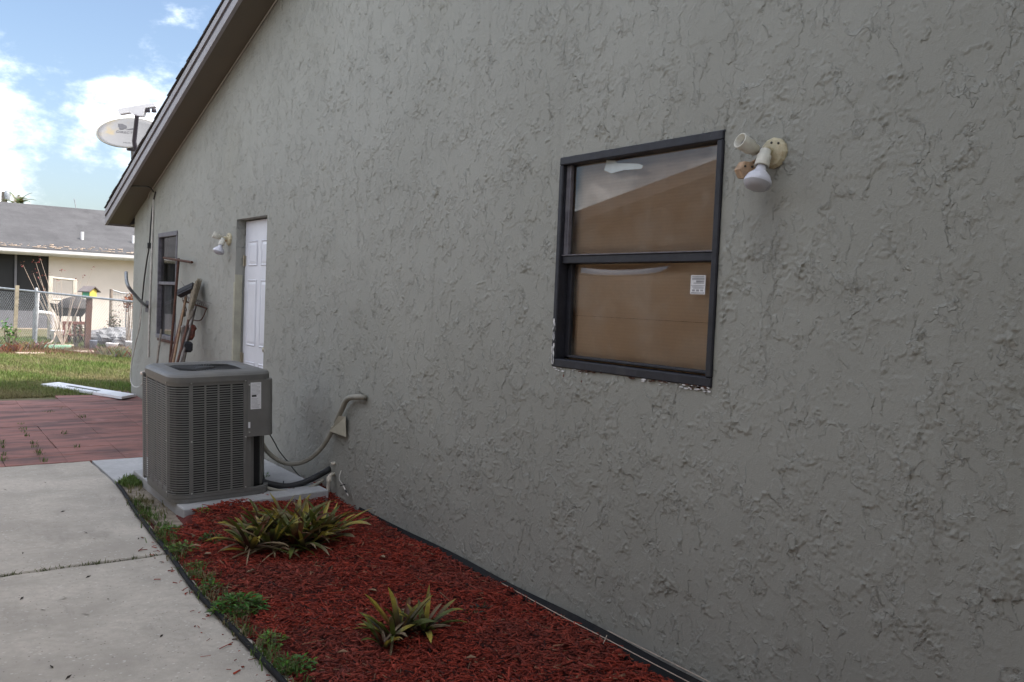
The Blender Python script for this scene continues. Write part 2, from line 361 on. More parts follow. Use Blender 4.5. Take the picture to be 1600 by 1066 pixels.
DEF = {
 'stucco': m_stucco, 'red_paver': m_paver, 'cardboard': m_cardboard, 'navy_frame': m_frame, 'dish_enamel': m_dish, 'porch_screen': m_mesh_screen,
 'walk_concrete': lambda: m_concrete('walk_concrete', (0.49, 0.445, 0.385), 1.0, 0.95),
 'new_concrete': lambda: m_concrete('new_concrete', (0.50, 0.50, 0.505), 0.25, 0.25),
 'pad_concrete': lambda: m_concrete('pad_concrete', (0.43, 0.43, 0.435), 0.3, 0.4),
 'lawn_soil': lambda: m_soil('lawn_soil', (0.08, 0.085, 0.03), (0.17, 0.14, 0.08), 3),
 'sand_soil': lambda: m_soil('sand_soil', (0.16, 0.125, 0.09), (0.34, 0.29, 0.23), 14),
 'red_soil': lambda: m_soil('red_soil', (0.10, 0.045, 0.028), (0.22, 0.115, 0.075), 6),
 'mulch_soil': lambda: m_soil('mulch_soil', (0.06, 0.010, 0.007), (0.15, 0.02, 0.013), 18),
 'joint_soil': lambda: m_soil('joint_soil', (0.08, 0.055, 0.042), (0.15, 0.1, 0.078), 10),
 'mulch': lambda: attr_mat('mulch', 0.8, 0, 0.2, 0.3), 'blade': lambda: attr_mat('blade', 0.6, 0.35, 0.1, 0.3),
 'leafy': lambda: attr_mat('leafy', 0.5, 0.25, 0.14, 0.4, 40), 'litter': lambda: attr_mat('litter', 0.85, 0, 0.2),
 'glass_clear': lambda: m_glass('glass_clear', (0.97, 0.97, 0.97), 0.015, 0.16),
 'glass_far': lambda: m_glass('glass_far', (0.7, 0.72, 0.74), 0.01, 0.06),
 'ac_paint': lambda: simple('ac_paint', (0.15, 0.146, 0.138), 0.48, 0.0, 0.1, 9, 0.0003, ((0.2, 0.18, 0.15), 0.25)),
 'ac_dark': lambda: simple('ac_dark', (0.018, 0.018, 0.018), 0.7), 'ac_coil': lambda: simple('ac_coil', (0.012, 0.012, 0.012), 0.6, 0.3),
 'ac_top': lambda: simple('ac_top', (0.13, 0.127, 0.12), 0.5, 0, 0.12, 7, 0.0003, ((0.24, 0.22, 0.18), 0.3)),
 'paper': lambda: simple('paper', (0.74, 0.74, 0.76), 0.6, 0, 0.04), 'ink': lambda: simple('ink', (0.36, 0.36, 0.38), 0.7, 0, 0.2), 'dish_ink': lambda: simple('dish_ink', (0.07, 0.07, 0.08), 0.7, 0, 0.1), 'ink_black': lambda: simple('ink_black', (0.02, 0.02, 0.02), 0.5),
 'steel_screw': lambda: simple('steel_screw', (0.4, 0.39, 0.37), 0.4, 0.8), 'galv': lambda: simple('galv', (0.33, 0.35, 0.37), 0.5, 0.5, 0.2),
 'conduit_grey': lambda: simple('conduit_grey', (0.25, 0.235, 0.195), 0.6, 0, 0.12, 12, 0.0004, ((0.11, 0.1, 0.08), 0.4)),
 'cover_cream': lambda: simple('cover_cream', (0.44, 0.42, 0.34), 0.6, 0, 0.1, 12, 0.0004, ((0.25, 0.22, 0.16), 0.4)),
 'foam_black': lambda: simple('foam_black', (0.016, 0.016, 0.018), 0.6, 0, 0.3, 20, 0.001), 'cable_black': lambda: simple('cable_black', (0.022, 0.022, 0.022), 0.5),
 'cable_white': lambda: simple('cable_white', (0.5, 0.48, 0.44), 0.6, 0, 0.2), 'pvc': lambda: simple('pvc', (0.55, 0.5, 0.42), 0.5, 0, 0.15, 10, 0.0002, ((0.3, 0.26, 0.2), 0.5)),
 'edging_black': lambda: simple('edging_black', (0.010, 0.0105, 0.012), 0.75, 0, 0.3, 9, 0.002, ((0.045, 0.035, 0.03), 0.4), 0.2),
 'fascia': lambda: simple('fascia', (0.27, 0.255, 0.27), 0.55, 0, 0.08, 5, 0.0006, ((0.2, 0.18, 0.18), 0.4)),
 'fascia_dark': lambda: simple('fascia_dark', (0.07, 0.062, 0.075), 0.6), 'soffit': lambda: simple('soffit', (0.12, 0.102, 0.078), 0.7, 0, 0.08, 4, 0.0005),
 'trim_line': lambda: simple('trim_line', (0.32, 0.3, 0.27), 0.6), 'shingle_dark': lambda: m_shingle('shingle_dark', (0.09, 0.085, 0.09)),
 'shingle_grey': lambda: m_concrete('shingle_grey', (0.098, 0.096, 0.10), 0.0, 1.0), 'door_white': lambda: simple('door_white', (0.63, 0.64, 0.69), 0.42, 0, 0.04, 5, 0.0002),
 'jamb_cream': lambda: simple('jamb_cream', (0.36, 0.345, 0.265), 0.7, 0, 0.12, 7, 0.002, ((0.25, 0.24, 0.2), 0.6)), 'brass': lambda: simple('brass', (0.4, 0.36, 0.28), 0.4, 0.7),
 'weathered_frame': lambda: simple('weathered_frame', (0.115, 0.108, 0.125), 0.6, 0, 0.3, 20, 0.0005, ((0.25, 0.24, 0.25), 0.4)),
 'curtain': lambda: simple('curtain', (0.36, 0.36, 0.38), 0.8, 0, 0.2, 6), 'room_dark': lambda: simple('room_dark', (0.05, 0.05, 0.055), 0.9),
 'tape': lambda: simple('tape', (0.52, 0.57, 0.58), 0.6, 0, 0.08), 'caulk': lambda: simple('caulk', (0.66, 0.65, 0.66), 0.7, 0, 0.15, 40, 0.002),
 'rust': lambda: simple('rust', (0.075, 0.03, 0.018), 0.8, 0.1, 0.4, 40, 0.001), 'rust_spot': lambda: simple('rust_spot', (0.11, 0.028, 0.014), 0.9, 0, 0.4, 60, 0),
 'lamp_cream': lambda: simple('lamp_cream', (0.5, 0.44, 0.3), 0.55, 0, 0.15, 30, 0.0006, ((0.26, 0.16, 0.07), 0.8)), 'lamp_white': lambda: simple('lamp_white', (0.62, 0.6, 0.53), 0.45, 0, 0.08, 30, 0.0004, ((0.36, 0.29, 0.19), 0.35)),
 'lamp_tan': lambda: simple('lamp_tan', (0.45, 0.3, 0.19), 0.6, 0, 0.25, 40, 0.0005), 'bulb': lambda: simple('bulb', (0.6, 0.6, 0.66), 0.25, 0, 0.05), 'bulb_face': lambda: simple('bulb_face', (0.42, 0.42, 0.46), 0.35, 0, 0.06),
 'wood_handle': lambda: simple('wood_handle', (0.2, 0.115, 0.06), 0.65, 0, 0.25, 20), 'wood_grey': lambda: simple('wood_grey', (0.2, 0.17, 0.14), 0.8, 0, 0.3, 20), 'wood_post': lambda: simple('wood_post', (0.27, 0.235, 0.17), 0.85, 0, 0.25, 12, 0.003),
 'wood_brown': lambda: simple('wood_brown', (0.1, 0.045, 0.03), 0.8, 0, 0.3, 10, 0.003), 'wood_red': lambda: simple('wood_red', (0.15, 0.055, 0.04), 0.75, 0, 0.25, 10), 'straw': lambda: simple('straw', (0.2, 0.165, 0.115), 0.85, 0, 0.3, 40, 0.003),
 'bristle_black': lambda: simple('bristle_black', (0.02, 0.02, 0.024), 0.8), 'tool_red': lambda: simple('tool_red', (0.13, 0.035, 0.022), 0.6, 0, 0.45, 25), 'tool_steel': lambda: simple('tool_steel', (0.17, 0.15, 0.14), 0.5, 0.5, 0.3, 14),
 'bin_cream': lambda: simple('bin_cream', (0.55, 0.45, 0.38), 0.6, 0, 0.1, 8), 'panel_white': lambda: simple('panel_white', (0.74, 0.74, 0.76), 0.5, 0, 0.05, 6, 0, ((0.5, 0.48, 0.44), 0.4)),
 'house_cream': lambda: simple('house_cream', (0.66, 0.585, 0.525), 0.8, 0, 0.04, 2, 0.002, ((0.55, 0.5, 0.44), 0.3)), 'gutter_white': lambda: simple('gutter_white', (0.66, 0.65, 0.66), 0.5, 0, 0.08, 3, 0, ((0.4, 0.36, 0.32), 0.5)),
 'porch_grey': lambda: simple('porch_grey', (0.16, 0.155, 0.17), 0.8, 0, 0.1, 2), 'neighbor_tan': lambda: simple('neighbor_tan', (0.16, 0.125, 0.095), 0.8, 0, 0.08, 2), 'neighbor_trim': lambda: simple('neighbor_trim', (0.2, 0.16, 0.13), 0.7),
 'plastic_white': lambda: simple('plastic_white', (0.66, 0.65, 0.67), 0.5, 0, 0.1, 6, 0, ((0.45, 0.42, 0.4), 0.4)), 'plastic_blue': lambda: simple('plastic_blue', (0.17, 0.19, 0.24), 0.5, 0, 0.15, 8), 'green_board': lambda: simple('green_board', (0.3, 0.55, 0.38), 0.6, 0, 0.15, 5),
 'bird_green': lambda: simple('bird_green', (0.13, 0.45, 0.3), 0.6), 'bird_yellow': lambda: simple('bird_yellow', (0.62, 0.5, 0.1), 0.6), 'bird_roof': lambda: simple('bird_roof', (0.15, 0.13, 0.13), 0.7),
 'dark_tray': lambda: simple('dark_tray', (0.05, 0.042, 0.04), 0.7, 0, 0.4, 6), 'rubble': lambda: simple('rubble', (0.24, 0.24, 0.25), 0.9, 0, 0.25, 6, 0.01), 'hose_tan': lambda: simple('hose_tan', (0.5, 0.4, 0.32), 0.7),
 'bark': lambda: simple('bark', (0.2, 0.16, 0.13), 0.9, 0, 0.3, 12, 0.004), 'ceramic': lambda: simple('ceramic', (0.04, 0.035, 0.03), 0.6),
}
def M(n):
    if n not in MATS: MATS[n] = DEF[n]()
    return MATS[n]

# ------------------------------------------------------------------ ground
def sheet(name, pts, z, mat, thick=0.1):
    m = MB(); m.prism([(x, y, z - thick) for x, y in pts], (0, 0, thick)); o = m.build(name, mat, org=(0, 0, 0)); tag(o, kind='structure'); return o
m = MB(); ys = [-120, -20, -4, 0, 4, 7.85, 9, 10.5, 12, 14, 18, 24, 40, 120, 600]; xs = [-500, -60, -12, -4, -1.2, 0.4, 4, 12, 60, 500]
gv = [(x, y, lawn_z(y) - (0.03 if y < 7.9 else 0.0)) for y in ys for x in xs]; nx = len(xs)
m.add(gv, [(j * nx + i, j * nx + i + 1, (j + 1) * nx + i + 1, (j + 1) * nx + i) for j in range(len(ys) - 1) for i in range(nx - 1)])
tag(m.build('lawn', 'lawn_soil', org=(0, 0, 0)), kind='structure')

# the old concrete walkway: three cast slabs with joints
walk = bpy.data.objects.new('walkway', None); COL.objects.link(walk); ORG['walkway'] = Vector((0, 0, 0)); tag(walk, kind='structure')
def slab(y0, y1, ragged=0.006):
    m = MB(); n = 46; top = []; x0 = -4.2
    def xr(y): return -1.19 - max(0, (6.6 - y)) * 0.0 - (0.13 * min(1, max(0, (6.7 - y) / 2.4)) if y < 6.7 else 0)
    A = [(x0, y0)] + [(xr(y0) + (x0 - xr(y0)) * (1 - k / n), y0 + random.uniform(-ragged, ragged)) for k in range(n + 1)]
    E_ = [(xr(y0 + (y1 - y0) * k / 24) + random.uniform(-.006, .006), y0 + (y1 - y0) * k / 24) for k in range(1, 24)]
    B = [(xr(y1) + (x0 - xr(y1)) * (k / n), y1 + random.uniform(-ragged, ragged)) for k in range(n + 1)]
    poly = A[1:] + E_ + B
    c = Vector((sum(p[0] for p in poly) / len(poly), sum(p[1] for p in poly) / len(poly)))
    ins = [(p[0] + (c.x - p[0]) * 0.005, p[1] + (c.y - p[1]) * 0.005) for p in poly]
    N = len(poly); vs = [(x, y, -0.1) for x, y in poly] + [(x, y, -0.008) for x, y in poly] + [(x, y, 0.0) for x, y in ins]
    fs = [(i, (i + 1) % N, N + (i + 1) % N, N + i) for i in range(N)] + [(N + i, N + (i + 1) % N, 2 * N + (i + 1) % N, 2 * N + i) for i in range(N)] + [tuple(range(2 * N, 3 * N))]
    m.add(vs, fs); return m.build('slab', 'walk_concrete', walk)
slab(-1.5, 1.99); slab(2.01, 4.915, 0.008); slab(4.945, 7.845, 0.008)
sheet('walkway_subgrade', [(-4.2, -1.5), (-1.42, -1.5), (-1.42, 4.0), (-1.25, 7.0), (-1.25, 7.84), (-4.2, 7.84)], -0.022, 'joint_soil', 0.06)
sheet('concrete_strip', [(-1.178, 6.9), (-0.02, 6.88), (-0.02, 7.842), (-1.178, 7.842)], 0.003, 'new_concrete')

# red painted pavers
pat = bpy.data.objects.new('patio', None); COL.objects.link(pat); ORG['patio'] = Vector((0, 0, 0)); tag(pat, kind='structure')
pm = MB(); pm.bbox((-0.2232, -0.1482, -0.05), (0.2232, 0.1482, 0.0), 0.0025); proto = pm.build('paver', 'red_paver', pat)
first = True
for j in range(14):
    y = 8.005 + j * 0.298
    if y > 11.95: break
    for i in range(8):
        x = -0.235 - i * 0.448
        if j > 11 and x < -1.6 + (j - 11) * 0.5: continue
        o = proto if first else proto.copy()
        if not first: COL.objects.link(o); o.parent = pat
        first = False
        o.location = (x + random.uniform(-.004, .004), y + random.uniform(-.004, .004), 0.004 + 0.0255 * (y - 7.85) + random.uniform(-.002, .002))
        o.rotation_euler = (0.0255 + random.uniform(-.004, .004), random.uniform(-.004, .004), random.uniform(-.004, .004))
m = MB(); m.add([(-3.9, 7.85, -0.02), (-0.01, 7.85, -0.02), (-0.01, 12.02, 0.082), (-3.9, 12.02, 0.082)], [(0, 1, 2, 3)]); tag(m.build('patio_bedding', 'joint_soil', org=(0, 0, 0)), kind='structure')

# planting bed, sandy strip, red dirt by the fence
def edge_x(y):
    P = [(-2, -1.36), (2, -1.362), (3.08, -1.368), (3.99, -1.366), (5.14, -1.305), (6.2, -1.235), (6.8, -1.19), (9, -1.19)]
    for (a, xa), (b, xb) in zip(P, P[1:]):
        if a <= y <= b: return xa + (xb - xa) * (y - a) / (b - a)
    return -1.36
def pad_near(x):  # near edge of the visible pad: mulch is heaped over it towards the wall
    return 5.52 if x < -1.06 else 5.52 + (x + 1.06) * 0.42
def bed_z(x, y):
    u = (x - edge_x(y)) / (0 - edge_x(y))
    return -0.005 + 0.045 * math.sin(min(1, max(0, u * 1.15)) * math.pi * 0.62) + 0.012 * math.sin(x * 7 + y * 3.1) * math.sin(y * 5.3) + 0.05 * max(0, 1 - abs(y - pad_near(x) + .1) / 0.35) * (1 if x > -1.05 else 0)
m = MB(); NXB, NYB = 28, 110; vs = []
for j in range(NYB + 1):
    y = -0.5 + 7.4 * j / NYB
    for i in range(NXB + 1):
        u = i / NXB; x = edge_x(y) * (1 - u) + 0.03 * u; vs.append((x, y, bed_z(x, y) - 0.012))
m.add(vs, [(j * (NXB + 1) + i, j * (NXB + 1) + i + 1, (j + 1) * (NXB + 1) + i + 1, (j + 1) * (NXB + 1) + i) for j in range(NYB) for i in range(NXB)], None, True)
tag(m.build('planting_bed', 'mulch_soil', org=(0, 0, 0)), kind='structure')
m = MB(); m.prism([(-1.22, 5.45, -0.05), (-1.0, 5.4, -0.05), (-1.0, 6.895, -0.05), (-1.178, 6.895, -0.05), (-1.19, 6.6, -0.05)], (0, 0, 0.06)); tag(m.build('sandy_strip', 'sand_soil', org=(0, 0, 0)), kind='structure')

# mulch chips
N = 58000
yy = 0.9 + 6.0 * rng.random(N) ** 1.15; ex = np.array([edge_x(y) for y in yy]); xx = ex + 0.03 + (0.0 - ex - 0.035) * rng.random(N)
pn = np.array([pad_near(x) for x in xx])
keep = (yy < pn + 0.05 * rng.random(N) - 0.0) | (xx > -0.30 + 0.05 * rng.random(N))
thin = (xx < ex + 0.16) & (rng.random(N) < 0.45) & (yy > 2.6); keep &= ~thin
keep &= ~((xx < -1.0) & (yy > 5.42)); keep &= xx < np.interp(yy, [1.2, 1.8, 2.35, 2.7, 3.1, 4.1, 5.2, 7], [-.155, -.15, -.135, -.105, -.075, -.03, -.02, -.02])
xx, yy = xx[keep], yy[keep]; N = len(xx)
# a few scattered over the edging onto the walkway
k = 75; sy = 2.4 + 2.9 * rng.random(k); sx = np.array([edge_x(y) for y in sy]) - 0.02 - np.abs(rng.normal(0, 0.05, k))
zz = np.array([bed_z(a, b) for a, b in zip(xx, yy)]) + 0.016 * rng.random(N)
xx = np.concatenate([xx, sx]); yy = np.concatenate([yy, sy]); zz = np.concatenate([zz, np.full(k, 0.006)]); N += k
ln = np.clip(rng.lognormal(math.log(0.027), 0.62, N), 0.006, 0.12); wd = np.clip(rng.lognormal(math.log(0.0042), 0.55, N), 0.0015, 0.022); th = 0.0015 + 0.003 * rng.random(N)
yaw = rng.random(N) * 2 * np.pi; pit = rng.normal(0, 0.20, N); pit[-k:] *= 0.2; ln[-k:] *= .7; wd[-k:] *= .8; rol = rng.normal(0, 0.5, N)
cy, sy_ = np.cos(yaw), np.sin(yaw); a = np.stack([cy * np.cos(pit), sy_ * np.cos(pit), np.sin(pit)], 1)
b0 = np.stack([-sy_, cy, np.zeros(N)], 1); n0 = np.cross(a, b0); b = b0 * np.cos(rol)[:, None] + n0 * np.sin(rol)[:, None]; nn = np.cross(a, b)
c = np.stack([xx, yy, zz], 1); V = np.zeros((N, 8, 3))
tap = 0.35 + 0.65 * rng.random((N, 1))
for q, (su, sv, sw) in enumerate([(-1, -1, 0), (1, -1, 0), (1, 1, 0), (-1, 1, 0), (-1, -1, 1), (1, -1, 1), (1, 1, 1), (-1, 1, 1)]):
    V[:, q] = c + a * (su * ln / 2)[:, None] + b * ((sv * wd / 2)[:, None] * (tap if su > 0 else 1)) + nn * (sw * th)[:, None]
Fq = np.array([(4, 5, 6, 7), (0, 1, 5, 4), (1, 2, 6, 5), (2, 3, 7, 6), (3, 0, 4, 7)]); FF = (np.arange(N)[:, None, None] * 8 + Fq[None]).reshape(-1, 4)
t_ = rng.random(N)[:, None]; cc = (1 - t_) * np.array([0.14, 0.018, 0.011]) + t_ * np.array([0.39, 0.052, 0.027])
fade_ = (np.sin(xx * 5.1 + yy * 2.3) * np.sin(yy * 3.7 - xx * 2) > .35)[:, None]; cc = np.where(fade_, cc * .8 + np.array([.02, .012, .01]), cc)
od = rng.random(N) < 0.035; cc[od] = np.array([0.27, 0.13, 0.075]) * (0.6 + 0.7 * rng.random((od.sum(), 1)))
dk = rng.random(N) < 0.05; cc[dk] = np.array([0.035, 0.010, 0.008])
np_mesh('bark_mulch', V.reshape(-1, 3), FF, np.repeat(cc, 8, axis=0), 'mulch', label='red shredded bark mulch covering the bed along the wall', cat='mulch')

# lawn blades
def blades(name, X, Y, Z, hgt, wid, colr, label, cat='grass', lean=0.5):
    n = len(X); yaw = rng.random(n) * 2 * np.pi; d = np.stack([np.cos(yaw), np.sin(yaw), np.zeros(n)], 1); s = np.stack([-np.sin(yaw), np.cos(yaw), np.zeros(n)], 1)
    le = (lean * (0.3 + rng.random(n)))[:, None]; base = np.stack([X, Y, Z], 1); up = np.array([0, 0, 1.0]); h = hgt[:, None]; w_ = wid[:, None] / 2
    mid = base + up * h * 0.6 + d * h * 0.25 * le; tip = base + up * h * (1 - 0.25 * le) + d * h * 0.9 * le
    V = np.stack([base - s * w_, base + s * w_, mid + s * w_ * 0.8, mid - s * w_ * 0.8, tip], 1).reshape(-1, 3)
    i = np.arange(n)[:, None] * 5; F3 = np.concatenate([i + np.array([[0, 1, 2]]), i + np.array([[0, 2, 3]]), i + np.array([[3, 2, 4]])], 0)
    return np_mesh(name, V, F3, np.repeat(colr, 5, axis=0), 'blade', label=label, cat=cat)
n = 80000
Y = 11.7 + 12.5 * rng.random(n) ** 1.3; X = -2.2 + (Y - 11.7) * 0.02 + rng.random(n) * (2.7 + (Y - 11.7) * 0.22)
ok = ~((X > -0.02) & (Y < 11.95)) & ~((Y < 12.0) & (X > -0.9) & (rng.random(n) < 0.75)); 
pq = [on_z(px, py, .12) for px, py in [(64, 600), (92, 597), (212, 616), (190, 620)]]; inq = np.ones(n, bool)
for p_, q_ in zip(pq, pq[1:] + pq[:1]): inq &= ((q_.x - p_.x) * (Y - p_.y) - (q_.y - p_.y) * (X - p_.x)) < 0.0
ok &= ~inq; X, Y = X[ok], Y[ok]; n = len(X)
patch = np.sin(X * 2.1 + 1.3) * np.sin(Y * 1.7) + 0.6 * np.sin(X * 5.3 + Y * 3.1) + rng.normal(0, 0.5, n)
g = np.clip(0.42 + patch * 0.34, 0, 1)[:, None]; colr = g * np.array([0.12, 0.2, 0.035]) + (1 - g) * np.array([0.27, 0.235, 0.115]); colr *= (0.7 + 0.6 * rng.random((n, 1)))
reds = (Y > 18.6) & (Y < 20.6) & (rng.random(n) < 0.8); colr[reds] = np.array([0.25, 0.15, 0.09]) * (0.5 + 0.8 * rng.random((reds.sum(), 1)))
Z = np.array([lawn_z(y) for y in Y]); hg = (0.03 + 0.045 * rng.random(n)) * (0.6 + 0.7 * g[:, 0])
blades('lawn_grass', X, Y, Z, hg, 0.006 + 0.006 * rng.random(n), colr, 'patchy green and straw coloured grass of the back lawn')
m = MB(); m.prism([(-1.6, 18.7, 0.02), (3.5, 17.4, 0.02), (3.8, 19.4, 0.02), (-1.6, 20.6, 0.02)], (0, 0, 0.078)); tag(m.build('dirt_bed', 'red_soil', org=(0, 0, 0)), kind='structure')
# tufts along paver joints, slab joint and the corner by the pad
tx, ty, tz, tc_ = [], [], [], []
def tuft(x, y, z, n_, r, col=(0.1, 0.16, 0.035)):
    for _ in range(n_):
        tx.append(x + random.gauss(0, r)); ty.append(y + random.gauss(0, r)); tz.append(z); k = random.uniform(.6, 1.3); tc_.append([c * k for c in col])
for (p, q, n_) in [((20, 650), (70, 722), 11), ((78, 655), (135, 716), 2), ((2, 690), (6, 725), 4)]:
    for k in range(n_):
        f = random.random() ** 0.8; g_ = on_z(p[0] + (q[0] - p[0]) * f, p[1] + (q[1] - p[1]) * f, 0.03); tuft(g_.x, g_.y, 0.03, random.randint(6, 18), 0.016)
for (px, py) in [(75, 645), (98, 640), (128, 652)]:
    g_ = on_z(px, py, 0.06); tuft(g_.x, g_.y, 0.05, 30, 0.03)
for k in range(60):
    f = random.random(); tuft(-2.3 + 0.95 * f, 4.93, -0.032, 7, 0.009, (0.1, 0.115, 0.04))
for k in range(34): tuft(random.uniform(-1.17, -1.03), random.uniform(6.62, 6.9), 0.02, 24, 0.02, (0.13, 0.2, 0.045))
for k in range(16): tuft(random.uniform(-1.19, -1.05), random.uniform(5.5, 6.6), 0.02, 7, 0.015, (0.2, 0.18, 0.08))
for k in range(150):
    y_ = random.uniform(2.2, 6.3); g_ = random.random(); tuft(edge_x(y_) + abs(random.gauss(.03, .045)), y_, .008, random.randint(5, 22), random.uniform(.012, .03), (.11, .18, .04) if g_ > .35 else (.22, .19, .1))
tx, ty, tz, tc_ = map(np.array, (tx, ty, tz, tc_)); n = len(tx)
blades('joint_weeds', tx, ty, tz, 0.02 + 0.035 * rng.random(n), 0.004 + 0.004 * rng.random(n), tc_, 'thin grass growing in the joints of the paving', lean=0.9)

# ------------------------------------------------------------------ the house
HOUSE = root('house', (4.5, 4, 0), 'grey-green stucco house with dark roof edge filling the right side', 'house')
Y0, Y1, PK, SL = -6.9, 11.88, 2.5, 0.311
def wall_top(y): return 2.375 + SL * ((Y1 - y) if y >= PK else (Y1 - PK) - (PK - y) * (Y1 - PK) / (PK - Y0))
OPEN = [(2.245, 3.222, 1.183, 2.163, 0.14), (7.12, 7.90, 0.12, 2.12, 0.12), (9.85, 10.65, 0.90, 2.08, 0.12)]
# backing walls (flat, a little behind the stucco skin)
m = MB(); brk = sorted({Y0, Y1, PK, *[o[0] for o in OPEN], *[o[1] for o in OPEN]}); XB = 0.006
for a, b in zip(brk, brk[1:]):
    op = [o for o in OPEN if o[0] <= a + 1e-6 and o[1] >= b - 1e-6]
    def q(z0a, z0b, z1a, z1b): m.add([(XB, b, z0b), (XB, a, z0a), (XB, a, z1a), (XB, b, z1b)], [(0, 1, 2, 3)])
    if op:
        o = op[0]; q(-.3, -.3, o[2], o[2]); q(o[3], o[3], wall_top(a), wall_top(b))
    else: q(-.3, -.3, wall_top(a), wall_top(b))
for (a, b, z0, z1, d) in OPEN:
    m.add([(0, b, z0), (d, b, z0), (d, b, z1), (0, b, z1)], [(3, 2, 1, 0)]); m.add([(0, a, z0), (d, a, z0), (d, a, z1), (0, a, z1)], [(0, 1, 2, 3)])
    m.add([(0, a, z1), (d, a, z1), (d, b, z1), (0, b, z1)], [(0, 1, 2, 3)]); m.add([(0, a, z0), (d, a, z0), (d, b, z0), (0, b, z0)], [(3, 2, 1, 0)])
m.add([(0, Y1, -.3), (9, Y1, -.3), (9, Y1, wall_top(Y1)), (0, Y1, wall_top(Y1))], [(3, 2, 1, 0)])
m.add([(0, Y0, -.3), (9, Y0, -.3), (9, Y0, wall_top(Y0)), (0, Y0, wall_top(Y0))], [(0, 1, 2, 3)])
m.add([(9, b_, z_) for b_, z_ in ((Y0, -.3), (Y1, -.3), (Y1, wall_top(Y1)), (PK, wall_top(PK)), (Y0, wall_top(Y0)))], [(0, 1, 2, 3, 4)])
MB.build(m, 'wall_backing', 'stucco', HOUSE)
# the stucco skin itself: hand-trowelled relief as real geometry, finer where it is close
HT = rng.random((4096,)) * 2 * np.pi
def perlin(y, z, seed):
    yi = np.floor(y).astype(np.int64); zi = np.floor(z).astype(np.int64); fy, fz = y - yi, z - zi
    def gr(a, b):
        h = HT[((a * 374761393 + b * 668265263 + seed * 974711) ^ ((a * 1274126177) >> 7)) % 4096]; return np.cos(h), np.sin(h)
    u = fy * fy * fy * (fy * (fy * 6 - 15) + 10); v = fz * fz * fz * (fz * (fz * 6 - 15) + 10); n = []
    for (p, q) in ((0, 0), (1, 0), (0, 1), (1, 1)):
        gy, gz = gr(yi + p, zi + q); n.append(gy * (fy - p) + gz * (fz - q))
    return (n[0] * (1 - u) + n[1] * u) * (1 - v) + (n[2] * (1 - u) + n[3] * u) * v
gy = [0.55]
while gy[-1] < Y1: gy.append(gy[-1] + .0037 + .00092 * max(0, gy[-1] - .6))
gy = np.array(gy[:-1] + [Y1]); gz = np.arange(-.06, 3.96, .0053)
for o in OPEN:
    for v_ in o[:2]: gy[np.argmin(abs(gy - v_))] = v_
    for v_ in o[2:4]: gz[np.argmin(abs(gz - v_))] = v_
YY, ZZ = np.meshgrid(gy, gz, indexing='ij')
N1 = perlin(YY * 9, ZZ * 9, 1); N2 = perlin(YY * 27, ZZ * 27, 2); N3 = perlin(YY * 70, ZZ * 70, 3)
EDGE = .42 * N1 + .34 * N2 + .30 * N3
Hh = .0022 * perlin(YY * 2.3, ZZ * 2.3, 4) + .0012 * perlin(YY * 6, ZZ * 6, 5)
def stroke(cy, cz, ry, rz, th, t, rag, lip, lw, a0):
    R = max(ry, rz) * 1.6; i0, i1 = np.searchsorted(gy, (cy - R, cy + R)); j0, j1 = np.searchsorted(gz, (cz - R, cz + R))
    if i1 <= i0 or j1 <= j0: return
    a = YY[i0:i1, j0:j1] - cy; b = ZZ[i0:i1, j0:j1] - cz; c, s = math.cos(th), math.sin(th)
    u = (a * c + b * s) / ry; v = (-a * s + b * c) / rz; r0 = np.sqrt(u * u + v * v) + 1e-6
    d = (1.0 - (r0 + rag * EDGE[i0:i1, j0:j1])) * min(ry, rz)          # metres inside the torn edge
    ins = np.clip(d / .0035, 0, 1); arc = np.clip((u / r0 - a0) * 3.0, 0, 1) * np.clip(.75 + 2.2 * N1b[i0:i1, j0:j1], 0, 1)
    Hh[i0:i1, j0:j1] += ins * (t * np.clip((u + 1.0) / 2, 0, 1) ** 1.4 + lip * arc * np.exp(-(d / lw) ** 2))
N1b = perlin(YY * 13 + 5.3, ZZ * 13 + 2.1, 6)
rs = random.Random(5)
CM = perlin(YY * 2.7, ZZ * 2.7, 8) + .6 * perlin(YY * 6.5, ZZ * 6.5, 9)
def cmv(y_, z_): return CM[min(len(gy) - 1, np.searchsorted(gy, y_)), min(len(gz) - 1, np.searchsorted(gz, z_))]
def theta(): return rs.choice([rs.gauss(-1.5, .7), rs.gauss(-2.6, .5), rs.gauss(-.5, .6), rs.uniform(-3.14, 3.14)])
for k in range(3000):
    r = rs.uniform(.04, .19); stroke(rs.uniform(.5, 11.9), rs.uniform(-.1, 4), r, r * rs.uniform(.3, .8), theta(), rs.uniform(.0004, .0022), 1.2, rs.uniform(.0016, .0080), .0052, rs.uniform(-.2, .6))
for k in range(6500):
    r = rs.uniform(.014, .045); y_, z_ = rs.uniform(.5, 11.9), rs.uniform(-.1, 4)
    if cmv(y_, z_) < -.02 and rs.random() < .8: continue
    stroke(y_, z_, r, r * rs.uniform(.25, .8), theta(), rs.uniform(.0003, .0016), 1.0, rs.uniform(.0012, .0050), .0042, rs.uniform(-.1, .7))
for k in range(9000):
    y_, z_ = rs.uniform(.5, 11.9), rs.uniform(-.05, 4); i_, j_ = min(len(gy) - 1, np.searchsorted(gy, y_)), min(len(gz) - 1, np.searchsorted(gz, z_))
    if CM[i_, j_] < .10: continue
    r = rs.uniform(.006, .016); stroke(y_, z_, r * 1.4, r * rs.uniform(.3, .9), theta(), rs.uniform(.0008, .0028), .7, rs.uniform(.0008, .0022), .0035, 0)
cap = .0125 + .002 * N1; Hh = np.where(Hh > cap, cap + .18 * (Hh - cap), Hh)
fade = np.ones_like(Hh)
